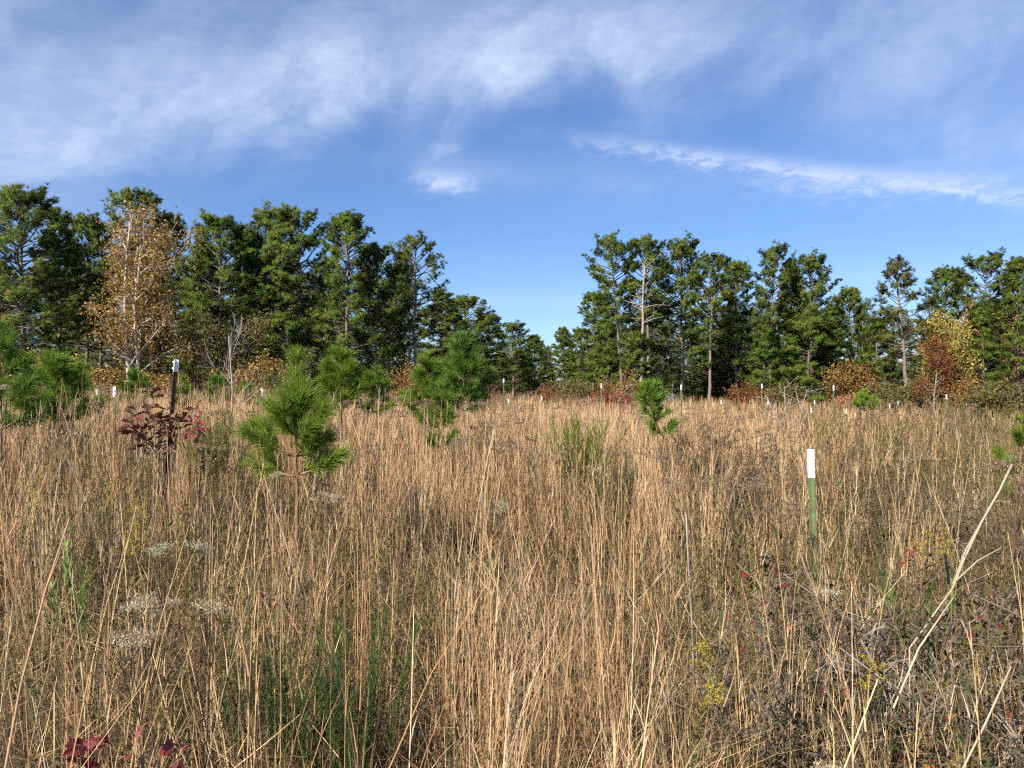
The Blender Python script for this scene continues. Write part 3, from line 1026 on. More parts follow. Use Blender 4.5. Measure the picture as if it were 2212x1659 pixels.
def leafy(name, dx, dy, d, label, cat, group=None, sx=1.0, **kw):
    x, top = at(dx, dy, d)
    z = gzs(x, d)
    H = top - z
    kw['H'] = H / 0.98
    w, c = deciduous(**kw)
    V = w.arrays()[0]
    if kw.get('nleaf', 4000):
        V = np.concatenate([V, c.arrays()[0]])
    zmax = V[:, 2].max()
    s = H / zmax
    o = empty(name, (x, d, z), 0.0, (s * sx, s * sx, s))
    tag(o, label, cat, group)
    w.obj('trunk', M_TWIG if kw.get('rad', 0.05) < 0.05 else M_BARK, o, True)
    if kw.get('nleaf', 4000):
        c.obj('crown', M_LEAF, o)
    return o


G1 = 'autumn trees along the woods'
leafy('golden_tree', 288, 402, 37, 'tall golden brown tree with pale forked trunks on the left', 'tree', G1, 1.0, seed=301, stems=4, spread=0.34, rad=0.13, levels=3, kids=7, leaf=0.15, nleaf=17000, pal=GOLD, palw=GOLDW, bark=(0.56, 0.50, 0.42), fuzz=0.30, start=0.18, bare_top=0.36, ratio=0.36)
leafy('olive_tree', 478, 655, 38, 'olive green leafy tree behind the bare white sapling', 'tree', G1, 1.0, seed=302, stems=3, spread=0.5, rad=0.07, levels=3, kids=6, leaf=0.15, nleaf=9000, pal=OLIVE, palw=OLIVEW, fuzz=0.30, start=0.15)
leafy('yellow_tree', 2062, 650, 42, 'tall yellow and green leafed tree near the right edge', 'tree', G1, 0.8, seed=303, stems=3, spread=0.34, rad=0.09, levels=3, kids=7, leaf=0.19, nleaf=13000, pal=YELL, palw=YELLW, fuzz=0.34, start=0.12, ratio=0.42)
leafy('orange_tree', 2162, 648, 47, 'pinkish orange tree behind the bright green pine at right', 'tree', G1, 0.8, seed=304, stems=2, spread=0.4, rad=0.09, levels=3, kids=7, leaf=0.19, nleaf=9000, pal=PINK, palw=PINKW, fuzz=0.34, start=0.2, ratio=0.45)
leafy('brown_tree', 2015, 715, 41, 'brown bare-twigged tree left of the yellow tree', 'tree', G1, 0.9, seed=305, stems=1, spread=0.5, rad=0.07, levels=3, kids=8, leaf=0.11, nleaf=7000, pal=RUST, palw=RUSTW, bark=(0.33, 0.27, 0.22), fuzz=0.2, start=0.12, ratio=0.42)
leafy('orange_tree', 1835, 770, 47, 'bright orange small tree under the pines left of the olive pine', 'tree', G1, 0.95, seed=306, stems=4, spread=0.8, rad=0.05, levels=3, kids=6, leaf=0.17, nleaf=7500, pal=ORANGE, palw=ORANGEW, fuzz=0.32, start=0.1)

G2 = 'shrubs along the edge of the woods'
SH = dict(stems=5, spread=0.9, rad=0.03, levels=2, kids=6, start=0.12)
for nm, dx, dy, d, lab, sx, seed, pal, pw, lf, nl in [
    ('yellow_shrub', 92, 738, 36, 'yellow and orange shrub behind the young pine at far left', 1.1, 401, YELL, YELLW, 0.16, 4200),
    ('brown_shrub', 232, 770, 36, 'brown gold shrub at the foot of the golden tree', 1.3, 402, GOLD, GOLDW, 0.14, 3800),
    ('brown_shrub', 330, 785, 35, 'twiggy brown shrub right of the golden trunks', 1.4, 403, GOLD, GOLDW, 0.13, 3800),
    ('orange_shrub', 560, 752, 37, 'orange brown shrub left of the foreground pine top', 1.3, 404, GOLD, GOLDW, 0.15, 4200),
    ('olive_shrub', 600, 775, 34, 'olive leafy shrub just left of the foreground pine top', 1.0, 405, OLIVE, OLIVEW, 0.15, 4000),
    ('orange_shrub', 882, 765, 42, 'orange shrub between the young pines below the lone pine', 0.9, 406, ORANGE, ORANGEW, 0.15, 3000),
    ('rust_shrub', 1060, 828, 27, 'rust brown round shrub left of the tall white-tipped post', 1.1, 407, RUST, RUSTW, 0.08, 3600),
    ('olive_shrub', 1238, 800, 42, 'olive and rust shrub left of the red sumac', 1.0, 408, OLIVE, OLIVEW, 0.15, 3600),
    ('rust_shrub', 1190, 822, 44, 'dark rust shrub at the bottom of the gap', 1.1, 409, RUST, RUSTW, 0.14, 2600),
    ('orange_shrub', 1335, 795, 40, 'peach orange shrub standing behind the red sumac', 0.8, 410, ORANGE, ORANGEW, 0.13, 2600),
    ('red_sumac', 1320, 826, 31, 'crimson red sumac thicket in front of the pale dead trunk', 1.9, 411, RED, REDW, 0.11, 3600),
    ('red_shrub', 1252, 848, 31, 'small bright red shrub left of the sumac thicket', 1.1, 412, RED, REDW, 0.10, 900),
    ('brown_shrub', 1610, 812, 46, 'low reddish brown shrub under the thin-trunked pines', 1.6, 413, RUST, RUSTW, 0.14, 3000),
    ('orange_shrub', 1835, 830, 44, 'pale orange low shrub in front of the bright orange tree', 1.3, 414, PINK, PINKW, 0.13, 3000),
    ('olive_shrub', 1925, 808, 43, 'dark olive shrub at the foot of the olive pine', 1.5, 415, OLIVE, OLIVEW, 0.14, 3600),
    ('olive_shrub', 2150, 812, 36, 'grey olive thicket below the orange tree at right', 1.8, 416, OLIVE, OLIVEW, 0.12, 4600),
    ('rust_shrub', 2100, 800, 40, 'rusty shrub at the foot of the yellow tree', 1.2, 417, ORANGE, ORANGEW, 0.14, 3200),
    ('olive_shrub', 1700, 815, 47, 'dull green shrub behind the bare small tree', 1.5, 418, OLIVE, OLIVEW, 0.14, 3000),
    ('dark_shrub', 1440, 846, 46, 'sparse dark shrub in front of the white vehicle', 1.6, 421, OLIVE, OLIVEW, 0.12, 900),
    ('brown_shrub', 160, 800, 37, 'dark brown shrub behind the young pine row at left', 1.6, 419, RUST, RUSTW, 0.14, 3200),
    ('olive_shrub', 700, 790, 44, 'shaded dark shrub under the dark dense pine', 1.6, 420, OLIVE, OLIVEW, 0.15, 3000),
]:
    leafy(nm, dx, dy, d, lab, 'shrub', G2, sx, seed=seed, pal=pal, palw=pw, leaf=lf, nleaf=nl, fuzz=0.05 * d / 10 + 0.06, **SH)

# bare small trees out in the field
leafy('bare_sapling', 497, 668, 16, 'bare white-barked sapling left of the foreground pine', 'tree', 'bare saplings', 0.8, seed=501, stems=1, spread=0.32, rad=0.035, levels=3, kids=5, nleaf=0, bark=(0.46, 0.41, 0.34), start=0.22, up=0.10)
leafy('bare_sapling', 1708, 800, 20, 'forked bare grey sapling in the field below the right woods', 'tree', 'bare saplings', 1.2, seed=502, stems=3, spread=0.75, rad=0.022, levels=2, kids=4, nleaf=0, bark=(0.40, 0.355, 0.30), start=0.2)


def snag():
    d = 50
    x, top = at(1384, 575, d)
    o = empty('dead_snag', (x, d, 0))
    tag(o, 'pale dead trunk with stripped bark and bare broken branches', 'dead tree')
    rng = np.random.default_rng(9)
    a, b, c = MB(), MB(), MB()
    zs = np.linspace(-0.2, top, 12)
    px = np.array([0, 0.02, -0.05, 0.06, 0.10, 0.08, 0.12, 0.16, 0.12, 0.15, 0.2, 0.26])
    pts = np.stack([px, px * 0.2, zs], 1)
    r = np.linspace(0.125, 0.05, 12)
    tube(a, pts[:5], r[:5] * 1.0, (0.66, 0.55, 0.42), 8)
    tube(b, pts[4:], r[4:] * 1.06, (0.36, 0.30, 0.25), 8)
    for k in range(16):
        z = rng.uniform(0.55, 1.0) * top
        an = rng.uniform(0, 6.28)
        p = np.array([np.interp(z, zs, px), 0, z])
        bp = bend(p, (math.cos(an), math.sin(an), rng.uniform(-0.1, 0.7)), rng.uniform(0.6, 2.0), 4, rng, 0.2)
        tube(c, bp, np.linspace(0.03, 0.008, 5), (0.42, 0.36, 0.31), 4, False)
        for j in range(3):
            tube(c, bend(bp[rng.integers(1, 4)], rng.normal(size=3) + np.array([0, 0, 0.4]), rng.uniform(0.3, 0.8), 2, rng, 0.2), np.linspace(0.014, 0.005, 3), (0.40, 0.35, 0.30), 3, False)
    q = a.obj('stripped_trunk', M_TWIG, o, True)
    q['label'] = 'bare cream-coloured lower trunk'
    b.obj('upper_trunk', M_BARK, o, True)
    c.obj('branches', M_TWIG, o)


snag()

# ------------------------------------------------------------------ a white vehicle parked behind the trunks
def vehicle():
    d = 51.5
    x, _ = at(1408, 860, d)
    o = empty('parked_vehicle', (x - 0.45, d, gzs(x, d)), math.radians(-62))
    tag(o, 'white vehicle mostly hidden behind pine trunks at the field edge', 'vehicle')
    white = solid_mat('white_car_paint', (0.82, 0.83, 0.84), 0.3, 0.5, 0, 0.04, 4)
    glass = solid_mat('car_glass', (0.02, 0.025, 0.03), 0.08, 0.6, 0, 0.1, 3)
    rub = solid_mat('tyre_rubber', (0.02, 0.02, 0.02), 0.85, 0.2, 0, 0.2, 9)
    rimm = solid_mat('wheel_rim', (0.45, 0.45, 0.46), 0.35, 0.5, 0.7, 0.1, 9)
    # side profile (length along x, height z), extruded across y with a tapered cabin
    prof = [(-2.2, 0.35), (2.2, 0.35), (2.28, 0.62), (2.2, 0.86), (1.25, 1.0), (0.62, 1.52), (0.2, 1.6), (-1.7, 1.58), (-2.15, 1.05), (-2.25, 0.7)]
    b = MB()
    n = len(prof)
    V = []
    for s in (-1, 1):
        for px, pz in prof:
            V.append((px, s * (0.9 - max(0, pz - 1.0) * 0.26), pz))
    b.add(V, (0.8, 0.8, 0.8), q=[[i, (i + 1) % n, n + (i + 1) % n, n + i] for i in range(n)])
    c0 = [(0, s * 0.9, 0.7) for s in (-1, 1)]
    b.add([V[i] for i in range(n)] + [c0[0]], (0.8, 0.8, 0.8), t=[[i, n, (i + 1) % n] for i in range(n)])
    b.add([V[n + i] for i in range(n)] + [c0[1]], (0.8, 0.8, 0.8), t=[[i, (i + 1) % n, n] for i in range(n)])
    b.obj('body', white, o)
    for s in (-1, 1):
        for q in ([(0.95, 1.06), (0.50, 1.46), (-0.05, 1.50), (-0.05, 1.06)], [(-0.15, 1.06), (-0.15, 1.50), (-1.0, 1.49), (-1.05, 1.06)], [(-1.15, 1.06), (-1.1, 1.48), (-1.62, 1.46), (-1.9, 1.1)]):
            g = MB()
            g.add([(px, s * (0.912 - max(0, pz - 1.0) * 0.26), pz) for px, pz in q], (0, 0, 0), q=[[0, 1, 2, 3]])
            g.obj('side_window', glass, o)
    g = MB()
    g.add([(1.20, -0.78, 1.06), (1.20, 0.78, 1.06), (0.68, 0.70, 1.485), (0.68, -0.70, 1.485)], (0, 0, 0), q=[[0, 1, 2, 3]])
    g.obj('windscreen', glass, o)
    for s in (-1, 1):
        for px in (-1.35, 1.4):
            t = MB()
            tube(t, [(px, s * 0.70, 0.33), (px, s * 0.93, 0.33)], 0.33, (0, 0, 0), 16)
            w = t.obj('wheel', rub, o)
            t = MB()
            tube(t, [(px, s * 0.90, 0.33), (px, s * 0.945, 0.33)], 0.20, (0, 0, 0), 12)
            t.obj('rim', rimm, w)
        h = MB()
        box(h, (2.24, s * 0.66, 0.74), (0.08, 0.34, 0.14), (1, 1, 1))
        h.obj('headlight', glass, o)


vehicle()

# ------------------------------------------------------------------ steel posts with white tips
def tpost(dx, dy, d, label, tip=0.11, rz=0.0, lean=(0, 0), rusty=False, wide=0.036, near=False, group='white-tipped steel posts'):
    x, top = at(dx, dy, d)
    z = gzs(x, d)
    H = top - z
    o = empty('steel_post', (x - lean[0] * H, d, z))
    o.rotation_euler = (-lean[1], math.atan(lean[0]), 0)
    tag(o, label, 'post', group)
    cut = H - tip
    w = wide
    for nm, z0, z1, mat in (('shaft', -0.3, cut, M_RUST if rusty else M_GREEN), ('white_tip', cut, H, M_WHITE)):
        mb = MB()
        g = 0.0015 if nm == 'white_tip' else 0.0
        # T section: face plate towards -y, web behind it
        prof = [(-w / 2 - g, -0.002 - g), (w / 2 + g, -0.002 - g), (w / 2 + g, 0.003 + g), (0.0025 + g, 0.004 + g), (0.0025 + g, w * 0.95 + g), (-0.0025 - g, w * 0.95 + g), (-0.0025 - g, 0.004 + g), (-w / 2 - g, 0.003 + g)]
        n = len(prof)
        V = [(a, b, zz) for zz in (z0, z1) for a, b in prof]
        mb.add(V, (1, 1, 1), q=[[i, (i + 1) % n, n + (i + 1) % n, n + i] for i in range(n)] + [[n, n + 1, n + 2, n + 7], [n + 3, n + 4, n + 5, n + 6]], t=[[n + 2, n + 3, n + 6], [n + 2, n + 6, n + 7]])
        if near or d < 22:
            zz = z0 + 0.31 if nm == 'shaft' else z0 + 0.03
            while zz < z1 - 0.01:
                box(mb, (0, -0.008, zz), (0.009, 0.011, 0.016), (1, 1, 1))
                zz += 0.054
        p = mb.obj(nm, mat, o)
        p.rotation_euler[2] = rz
        if nm == 'shaft' and rusty:
            p['label'] = 'dark rusty studded shaft'
    return o


tpost(1749, 970, 5.0, 'near green steel post with a long white tip, standing at right', 0.185, math.radians(205), (-0.030, 0.0), near=True)
tpost(377, 775, 6.6, 'rusty brown leaning post behind the red-leaved oak seedling', 0.105, math.radians(-68), (0.085, 0.0), rusty=True, near=True)
tpost(247, 835, 10.5, 'short post left of the rusty leaning post', 0.14, 0.3)
tpost(209, 839, 17, 'tiny post left of the short one beside the left young pines', 0.15, 0.1)
tpost(566, 840, 14.0, 'white-tipped post just left of the foreground pine', 0.13, 0.2)
tpost(1088, 818, 19.5, 'tall post in the middle of the field edge, right of the rust shrub', 0.11, 0.4)
tpost(1098, 862, 26, 'tiny post beside the foot of the tall middle post', 0.14, 0.1)
tpost(1170, 856, 33, 'tiny pale post in the gap', 0.18, 0.1)
tpost(1299, 828, 20.5, 'tall post in front of the red sumac', 0.13, 0.2)
tpost(1472, 831, 21.5, 'tall post right of the leaning young pine', 0.14, 0.5)
tpost(1558, 864, 33, 'small post under the thin-trunked pines', 0.20, 0.2)
tpost(1646, 829, 22.5, 'tall post left of the forked bare sapling', 0.13, 0.3)
tpost(1659, 865, 33, 'small post beside the foot of the forked bare sapling', 0.18, 0.3)
tpost(1753, 881, 24, 'half-buried small white post right of the forked sapling', 0.16, 0.3)
tpost(1760, 864, 33, 'small post behind the half-buried one', 0.18, 0.4)
tpost(1801, 832, 23.5, 'tall post in front of the orange shrubs', 0.16, 0.3)
tpost(1829, 883, 26, 'half-buried white post right of the orange-shrub post', 0.16, 0.3)
tpost(1857, 865, 34, 'small post left of the tiny green pine', 0.18, 0.3)
tpost(1922, 872, 32, 'small white post below the olive pine', 0.20, 0.2)
tpost(1940, 866, 38, 'tiny white post at the foot of the olive pine', 0.20, 0.2)
tpost(2045, 852, 26, 'post in front of the brown bare-twigged tree', 0.16, 0.2)
tpost(2088, 867, 36, 'tiny post below the yellow tree', 0.18, 0.2)

# ------------------------------------------------------------------ young pines in the field
YG = np.array([[0.215, 0.310, 0.036], [0.175, 0.265, 0.034], [0.280, 0.370, 0.052], [0.130, 0.215, 0.032]])


def young_pine(dx, dy, d, label, seed, whorls, nl=0.19, nw=0.0026, dens=700, tint=(1, 1, 1), base_off=0.0, path=None, candle=True, rad=0.016, needle_n=3):
    x, top = at(dx, dy, d)
    z = gzs(x, d)
    H = top - z
    rng = np.random.default_rng(seed)
    o = empty('young_pine', (x + base_off, d, z))
    tag(o, label, 'pine tree', 'young pines in the grass')
    wood, crown = MB(), MB()
    bark = np.array([0.24, 0.15, 0.085])
    n = 10
    if path is None:
        zs = np.linspace(0, H, n)
        pts = np.stack([-base_off * (zs / H) + np.cumsum(rng.normal(0, 0.006, n)), np.cumsum(rng.normal(0, 0.006, n)), zs], 1)
    else:
        pp = np.array(path, float)
        tt = np.linspace(0, len(pp) - 1, n)
        pts = np.stack([np.interp(tt, np.arange(len(pp)), pp[:, k]) for k in range(3)], 1)
        pts[:, 2] *= H
    tube(wood, pts, np.linspace(rad, 0.006, n), bark, 7)

    def stem(f):
        i = min(n - 2, int(f * (n - 1))); g = f * (n - 1) - i
        return pts[i] * (1 - g) + pts[i + 1] * g, unit(pts[i + 1] - pts[i])
    shoots = []
    f0 = max([w[0] for w in whorls]) - 0.03
    lead = np.array([stem(f)[0] for f in np.linspace(f0, 1.0, 6)])
    lead[-1] -= unit(lead[-1] - lead[-2]) * nl * 0.35
    shoots.append((lead, 1.0, 0.10))
    for wh in whorls:
        f, k, L, el = wh[:4]
        a0 = rng.uniform(0, 2 * PI) if len(wh) < 5 else wh[4]
        p, ax = stem(f)
        for j in range(k):
            a = a0 + 2 * PI * j / k + rng.normal(0, 0.25)
            e = el + rng.normal(0, 0.12)
            ll = L * rng.uniform(0.75, 1.15)
            bp = bend(p + rng.normal(0, 0.01, 3), (math.cos(a) * math.cos(e), math.sin(a) * math.cos(e), math.sin(e)), ll, 6, rng, 0.05, 0.10)
            tube(wood, bp, np.linspace(0.0035 + 0.018 * ll, 0.0035, 7), bark, 5, False)
            shoots.append((bp, 1.0, 0.26 if ll > 0.25 else 0.12))
            for m in range(int(ll / 0.20)):
                i = rng.integers(2, 5)
                sd_ = unit(unit(bp[i + 1] - bp[i]) + unit(rng.normal(size=3)) * 0.65 + np.array([0, 0, 0.2]))
                sp = bend(bp[i], sd_, ll * rng.uniform(0.28, 0.5), 3, rng, 0.05, 0.08)
                tube(wood, sp, np.linspace(0.005, 0.003, 4), bark, 4, False)
                shoots.append((sp, 1.0, 0.2))
    B, A, C = [], [], []
    for sp, q, s0 in shoots:
        L = np.linalg.norm(np.diff(sp, axis=0), axis=1).sum()
        m = max(10, int(L * (1 - s0) * dens / needle_n))
        t = np.concatenate([rng.uniform(s0, 1, m), np.full(max(4, int(dens * 0.02)), 0.99)])
        S = len(sp) - 1
        k = np.clip((t * S).astype(int), 0, S - 1)
        g = (t * S - k)[:, None]
        B.append(sp[k] * (1 - g) + sp[k + 1] * g)
        A.append(unit(sp[k + 1] - sp[k]) * (0.75 + 0.5 * t[:, None]))
        C.append(YG[rng.integers(0, 4, len(t))] * rng.uniform(0.85, 1.15, (len(t), 1)) * np.array(tint))
    B, A, C = np.concatenate(B), np.concatenate(A), np.concatenate(C)
    needles(crown, B, A, nl, nw, C, needle_n, 0.72, rng, 0.25, True)
    wood.obj('trunk', M_TWIG, o, True)
    crown.obj('crown', M_YNEEDLE, o)
    if candle:
        cm = MB()
        top_p, ax = stem(1.0)
        pb = top_p - ax * nl * 0.55
        tube(cm, [pb, pb + ax * nl * 0.4, pb + ax * nl * 0.62], [0.007, 0.007, 0.002], (0.42, 0.38, 0.17), 6)
        cm.obj('candle', M_TWIG, o, True)
    return o


young_pine(637, 768, 5.5, 'bright green young pine in the foreground, left of the middle', 601,
           [(0.50, 3, 0.35, 0.02, 3.4), (0.585, 5, 0.31, 0.22, 0.05), (0.66, 5, 0.25, 0.42, 0.5), (0.72, 5, 0.18, 0.80), (0.79, 3, 0.10, 1.1)], 0.165, 0.0027, 1500)
young_pine(737, 750, 10.5, 'compact bright young pine behind and right of the foreground one', 602,
           [(0.50, 6, 0.36, 0.35), (0.62, 6, 0.34, 0.45), (0.74, 6, 0.25, 0.6), (0.86, 5, 0.15, 0.8)], 0.171, 0.0042, 950, (0.95, 0.95, 0.8))
young_pine(815, 797, 10.5, 'thin young pine on a visible dark stem between two fuller ones', 603,
           [(0.60, 5, 0.25, 0.2), (0.72, 5, 0.22, 0.4), (0.84, 5, 0.17, 0.6)], 0.153, 0.0040, 750, (0.75, 0.8, 0.85))
young_pine(925, 765, 12.0, 'young pine tucked against the left of the tallest young pine', 604,
           [(0.42, 6, 0.46, 0.25), (0.55, 6, 0.42, 0.4), (0.70, 5, 0.30, 0.6), (0.84, 5, 0.19, 0.8)], 0.180, 0.0046, 900, (0.9, 0.95, 0.85))
young_pine(1003, 724, 11.5, 'tallest young pine in the field, bluish green, near the middle', 605,
           [(0.46, 5, 0.38, 0.1), (0.56, 6, 0.46, 0.25), (0.68, 6, 0.42, 0.45), (0.80, 6, 0.27, 0.65), (0.90, 5, 0.15, 0.9)], 0.198, 0.0046, 900, (0.68, 0.78, 0.95))
young_pine(948, 832, 9.0, 'low dark green pine seedling in front of the tallest young pine', 606,
           [(0.45, 5, 0.20, 0.3), (0.62, 5, 0.22, 0.4), (0.80, 5, 0.15, 0.6)], 0.144, 0.0036, 800, (0.75, 0.8, 0.85), candle=False)
young_pine(1405, 842, 8.0, 'young pine with a leaning, curved stem right of the middle', 607,
           [(0.60, 4, 0.17, 0.2), (0.72, 4, 0.14, 0.3), (0.84, 6, 0.15, 0.45), (0.92, 5, 0.11, 0.7)], 0.122, 0.0034, 1100, (0.85, 0.95, 0.9), path=[(0.42, 0, 0), (0.40, 0, 0.3), (0.30, 0, 0.5), (0.10, 0, 0.68), (0.0, 0, 0.85), (0.0, 0, 1.0)])
young_pine(118, 768, 9.5, 'spreading young pine near the left edge', 608,
           [(0.46, 7, 0.53, 0.12), (0.56, 6, 0.48, 0.25), (0.70, 6, 0.36, 0.45), (0.84, 5, 0.20, 0.7)], 0.180, 0.0042, 950, (0.85, 0.95, 0.9))
young_pine(2, 702, 8.0, 'young pine cut by the left edge of the photo', 609,
           [(0.42, 6, 0.36, 0.2), (0.55, 6, 0.34, 0.35), (0.70, 6, 0.25, 0.5), (0.84, 5, 0.17, 0.7)], 0.171, 0.0036, 850, (0.7, 0.85, 0.9))
young_pine(291, 800, 18, 'small round young pine below the golden tree', 610,
           [(0.45, 6, 0.42, 0.3), (0.62, 6, 0.36, 0.5), (0.80, 5, 0.21, 0.7)], 0.198, 0.008, 520, (0.6, 0.8, 0.8), candle=False)
young_pine(392, 815, 18, 'small young pine right of the rusty leaning post', 611,
           [(0.5, 5, 0.25, 0.4), (0.70, 5, 0.20, 0.6)], 0.198, 0.008, 480, (0.75, 0.9, 0.8), candle=False)
young_pine(470, 812, 21, 'small young pine behind the bare white sapling', 612,
           [(0.45, 6, 0.42, 0.3), (0.62, 6, 0.36, 0.5), (0.80, 5, 0.21, 0.7)], 0.198, 0.009, 450, (0.6, 0.8, 0.8), candle=False)
young_pine(528, 826, 21, 'small young pine between the bare sapling and the foreground pine', 613,
           [(0.5, 6, 0.38, 0.3), (0.70, 5, 0.25, 0.6)], 0.198, 0.009, 450, (0.65, 0.8, 0.8), candle=False)
young_pine(1868, 843, 26, 'tiny bright green pine below the orange tree', 614,
           [(0.5, 6, 0.42, 0.4), (0.70, 5, 0.28, 0.6)], 0.216, 0.011, 420, (1.0, 1.05, 0.9), candle=False)
young_pine(2206, 905, 7.0, 'pine seedling cut by the right edge of the photo', 615,
           [(0.4, 6, 0.19, 0.3), (0.60, 6, 0.20, 0.45), (0.80, 5, 0.14, 0.7)], 0.135, 0.0034, 800, (0.9, 0.9, 0.8), candle=False)


# ------------------------------------------------------------------ other field plants
def feathery(dx, dy, d, H, R, label, seed, cols, stems=26, leaves=90, leaf=0.035, lw=0.0022, name='feathery_weed', lean=0.28):
    x, top = at(dx, dy, d)
    z = gzs(x, d)
    rng = np.random.default_rng(seed)
    o = empty(name, (x, d, z))
    tag(o, label, 'weed', 'green weeds in the grass')
    Ht = top - z
    st, fo = MB(), MB()
    a = rng.uniform(0, 2 * PI, stems)
    r = np.abs(rng.normal(0, R * 0.30, stems))
    base = np.stack([np.cos(a) * r, np.sin(a) * r, np.full(stems, max(0, Ht - H) * 0.3)], 1)
    L = Ht * rng.uniform(0.62, 1.0, stems) - base[:, 2]
    cols = np.array(cols)
    P = ribbons(st, base, a, L, rng.uniform(0, lean, stems), rng.uniform(-0.1, 0.25, stems), 0.0032, rng.uniform(0, 6.28, stems), np.tile(cols[0] * 0.8, (stems, 1)), 5, 0.4)
    n = stems * leaves
    i = np.repeat(np.arange(stems), leaves)
    t = rng.uniform(max(0.1, 1 - H / Ht), 1.0, n)
    c = cols[rng.integers(0, len(cols), n)] * rng.uniform(0.8, 1.2, (n, 1))
    ribbons(fo, along(P, i, t), rng.uniform(0, 6.28, n), leaf * rng.uniform(0.6, 1.5, n), rng.uniform(0.15, 1.0, n), rng.normal(0.1, 0.3, n), lw * rng.uniform(0.7, 1.4, n), rng.uniform(0, 6.28, n), c, 2, 0.2)
    st.obj('stem', M_WEED, o)
    fo.obj('foliage', M_YNEEDLE, o)
    return o


DKG = [[0.085, 0.130, 0.034], [0.110, 0.155, 0.040], [0.065, 0.105, 0.030]]
YLG = [[0.16, 0.19, 0.045], [0.12, 0.165, 0.040], [0.20, 0.21, 0.06]]
feathery(622, 1335, 2.9, 0.5, 0.24, 'dark green feathery weed low in the foreground grass', 701, DKG, 34, 120, 0.036, 0.003)
feathery(760, 1292, 2.75, 0.62, 0.22, 'taller dark green feathery weed with a pointed top, right of its twin', 702, DKG, 32, 140, 0.036, 0.003)
feathery(465, 885, 7.0, 0.5, 0.30, 'yellowish green wispy weed right of the red seedling', 703, YLG, 44, 90, 0.07, 0.004)
feathery(1250, 898, 7.5, 0.6, 0.24, 'upright yellow-green tussock left of the leaning young pine', 704, [[0.17, 0.21, 0.035], [0.13, 0.175, 0.03], [0.22, 0.25, 0.05]], 60, 80, 0.10, 0.0045, 'green_tussock')
feathery(1325, 958, 6.6, 0.4, 0.16, 'small green tuft between the tussock and the leaning pine', 705, [[0.10, 0.15, 0.04], [0.13, 0.17, 0.05]], 24, 60, 0.06, 0.0035)
feathery(165, 1150, 3.6, 0.42, 0.10, 'light green weed with narrow leaves at the left', 706, [[0.22, 0.29, 0.09], [0.17, 0.24, 0.07]], 5, 26, 0.075, 0.011, 'leafy_weed', 0.12)
feathery(1790, 895, 13, 0.6, 0.5, 'mustard yellow hazy weed patch right of the near green post', 707, [[0.33, 0.26, 0.06], [0.22, 0.19, 0.05], [0.16, 0.15, 0.045]], 30, 60, 0.07, 0.008)
feathery(1925, 905, 12, 0.6, 0.5, 'ochre yellow weed patch in the field below the olive pine', 708, [[0.30, 0.24, 0.06], [0.20, 0.17, 0.05], [0.14, 0.13, 0.04]], 30, 60, 0.07, 0.008)
feathery(2010, 1215, 3.5, 0.4, 0.16, 'bright green leafy sprig among the grey brambles', 709, [[0.14, 0.22, 0.055], [0.10, 0.17, 0.045]], 6, 22, 0.06, 0.013, 'leafy_weed', 0.3)
feathery(2110, 1560, 2.3, 0.35, 0.2, 'broad green leaves at the bottom right corner', 710, [[0.10, 0.17, 0.05], [0.14, 0.21, 0.06]], 7, 16, 0.07, 0.022, 'leafy_weed', 0.4)
feathery(1650, 1130, 4.2, 0.35, 0.14, 'dark green and bronze leafy sprig left of the near green post', 711, [[0.07, 0.12, 0.035], [0.16, 0.07, 0.03]], 6, 20, 0.05, 0.014, 'leafy_weed', 0.3)


# goldenrod: arching plumes of tiny yellow flowers
def goldenrod(dx, dy, d, label, seed, col=((0.55, 0.42, 0.04), (0.45, 0.33, 0.04))):
    x, top = at(dx, dy, d)
    z = gzs(x, d)
    rng = np.random.default_rng(seed)
    o = empty('goldenrod', (x, d, z))
    tag(o, label, 'weed', 'goldenrod stems')
    H = top - z
    st, fl = MB(), MB()
    az = rng.uniform(0, 6.28)
    P = ribbons(st, np.zeros((1, 3)), az, H * 1.02, 0.02, 0.22, 0.005, 0.3, np.array([[0.13, 0.14, 0.05]]), 6, 0.5)
    n = 36
    lt = rng.uniform(0.35, 0.85, n)
    ribbons(st, along(P, np.zeros(n, int), lt), rng.uniform(0, 6.28, n), 0.05, 0.7, 0.5, 0.008, rng.uniform(0, 6.28, n), np.tile([0.15, 0.17, 0.05], (n, 1)), 2, 0.3)
    k = 9
    bt = np.linspace(0.84, 0.995, k)
    B = ribbons(st, along(P, np.zeros(k, int), bt), az + rng.normal(0, 0.9, k), np.linspace(0.11, 0.04, k), 0.8, 0.8, 0.003, rng.uniform(0, 6.28, k), np.tile([0.15, 0.14, 0.05], (k, 1)), 4, 0.5)
    m = 40
    bi = np.repeat(np.arange(k), m)
    b = along(B, bi, rng.uniform(0.1, 1.0, k * m)) + rng.normal(0, 0.004, (k * m, 3))
    c = np.array(col)[rng.integers(0, len(col), k * m)] * rng.uniform(0.8, 1.15, (k * m, 1))
    ribbons(fl, b, rng.uniform(0, 6.28, k * m), 0.007, rng.uniform(0, 2, k * m), 0.3, 0.0045, rng.uniform(0, 6.28, k * m), c, 1, 0.6)
    st.obj('stem', M_WEED, o)
    fl.obj('flower_plume', M_LEAF, o)


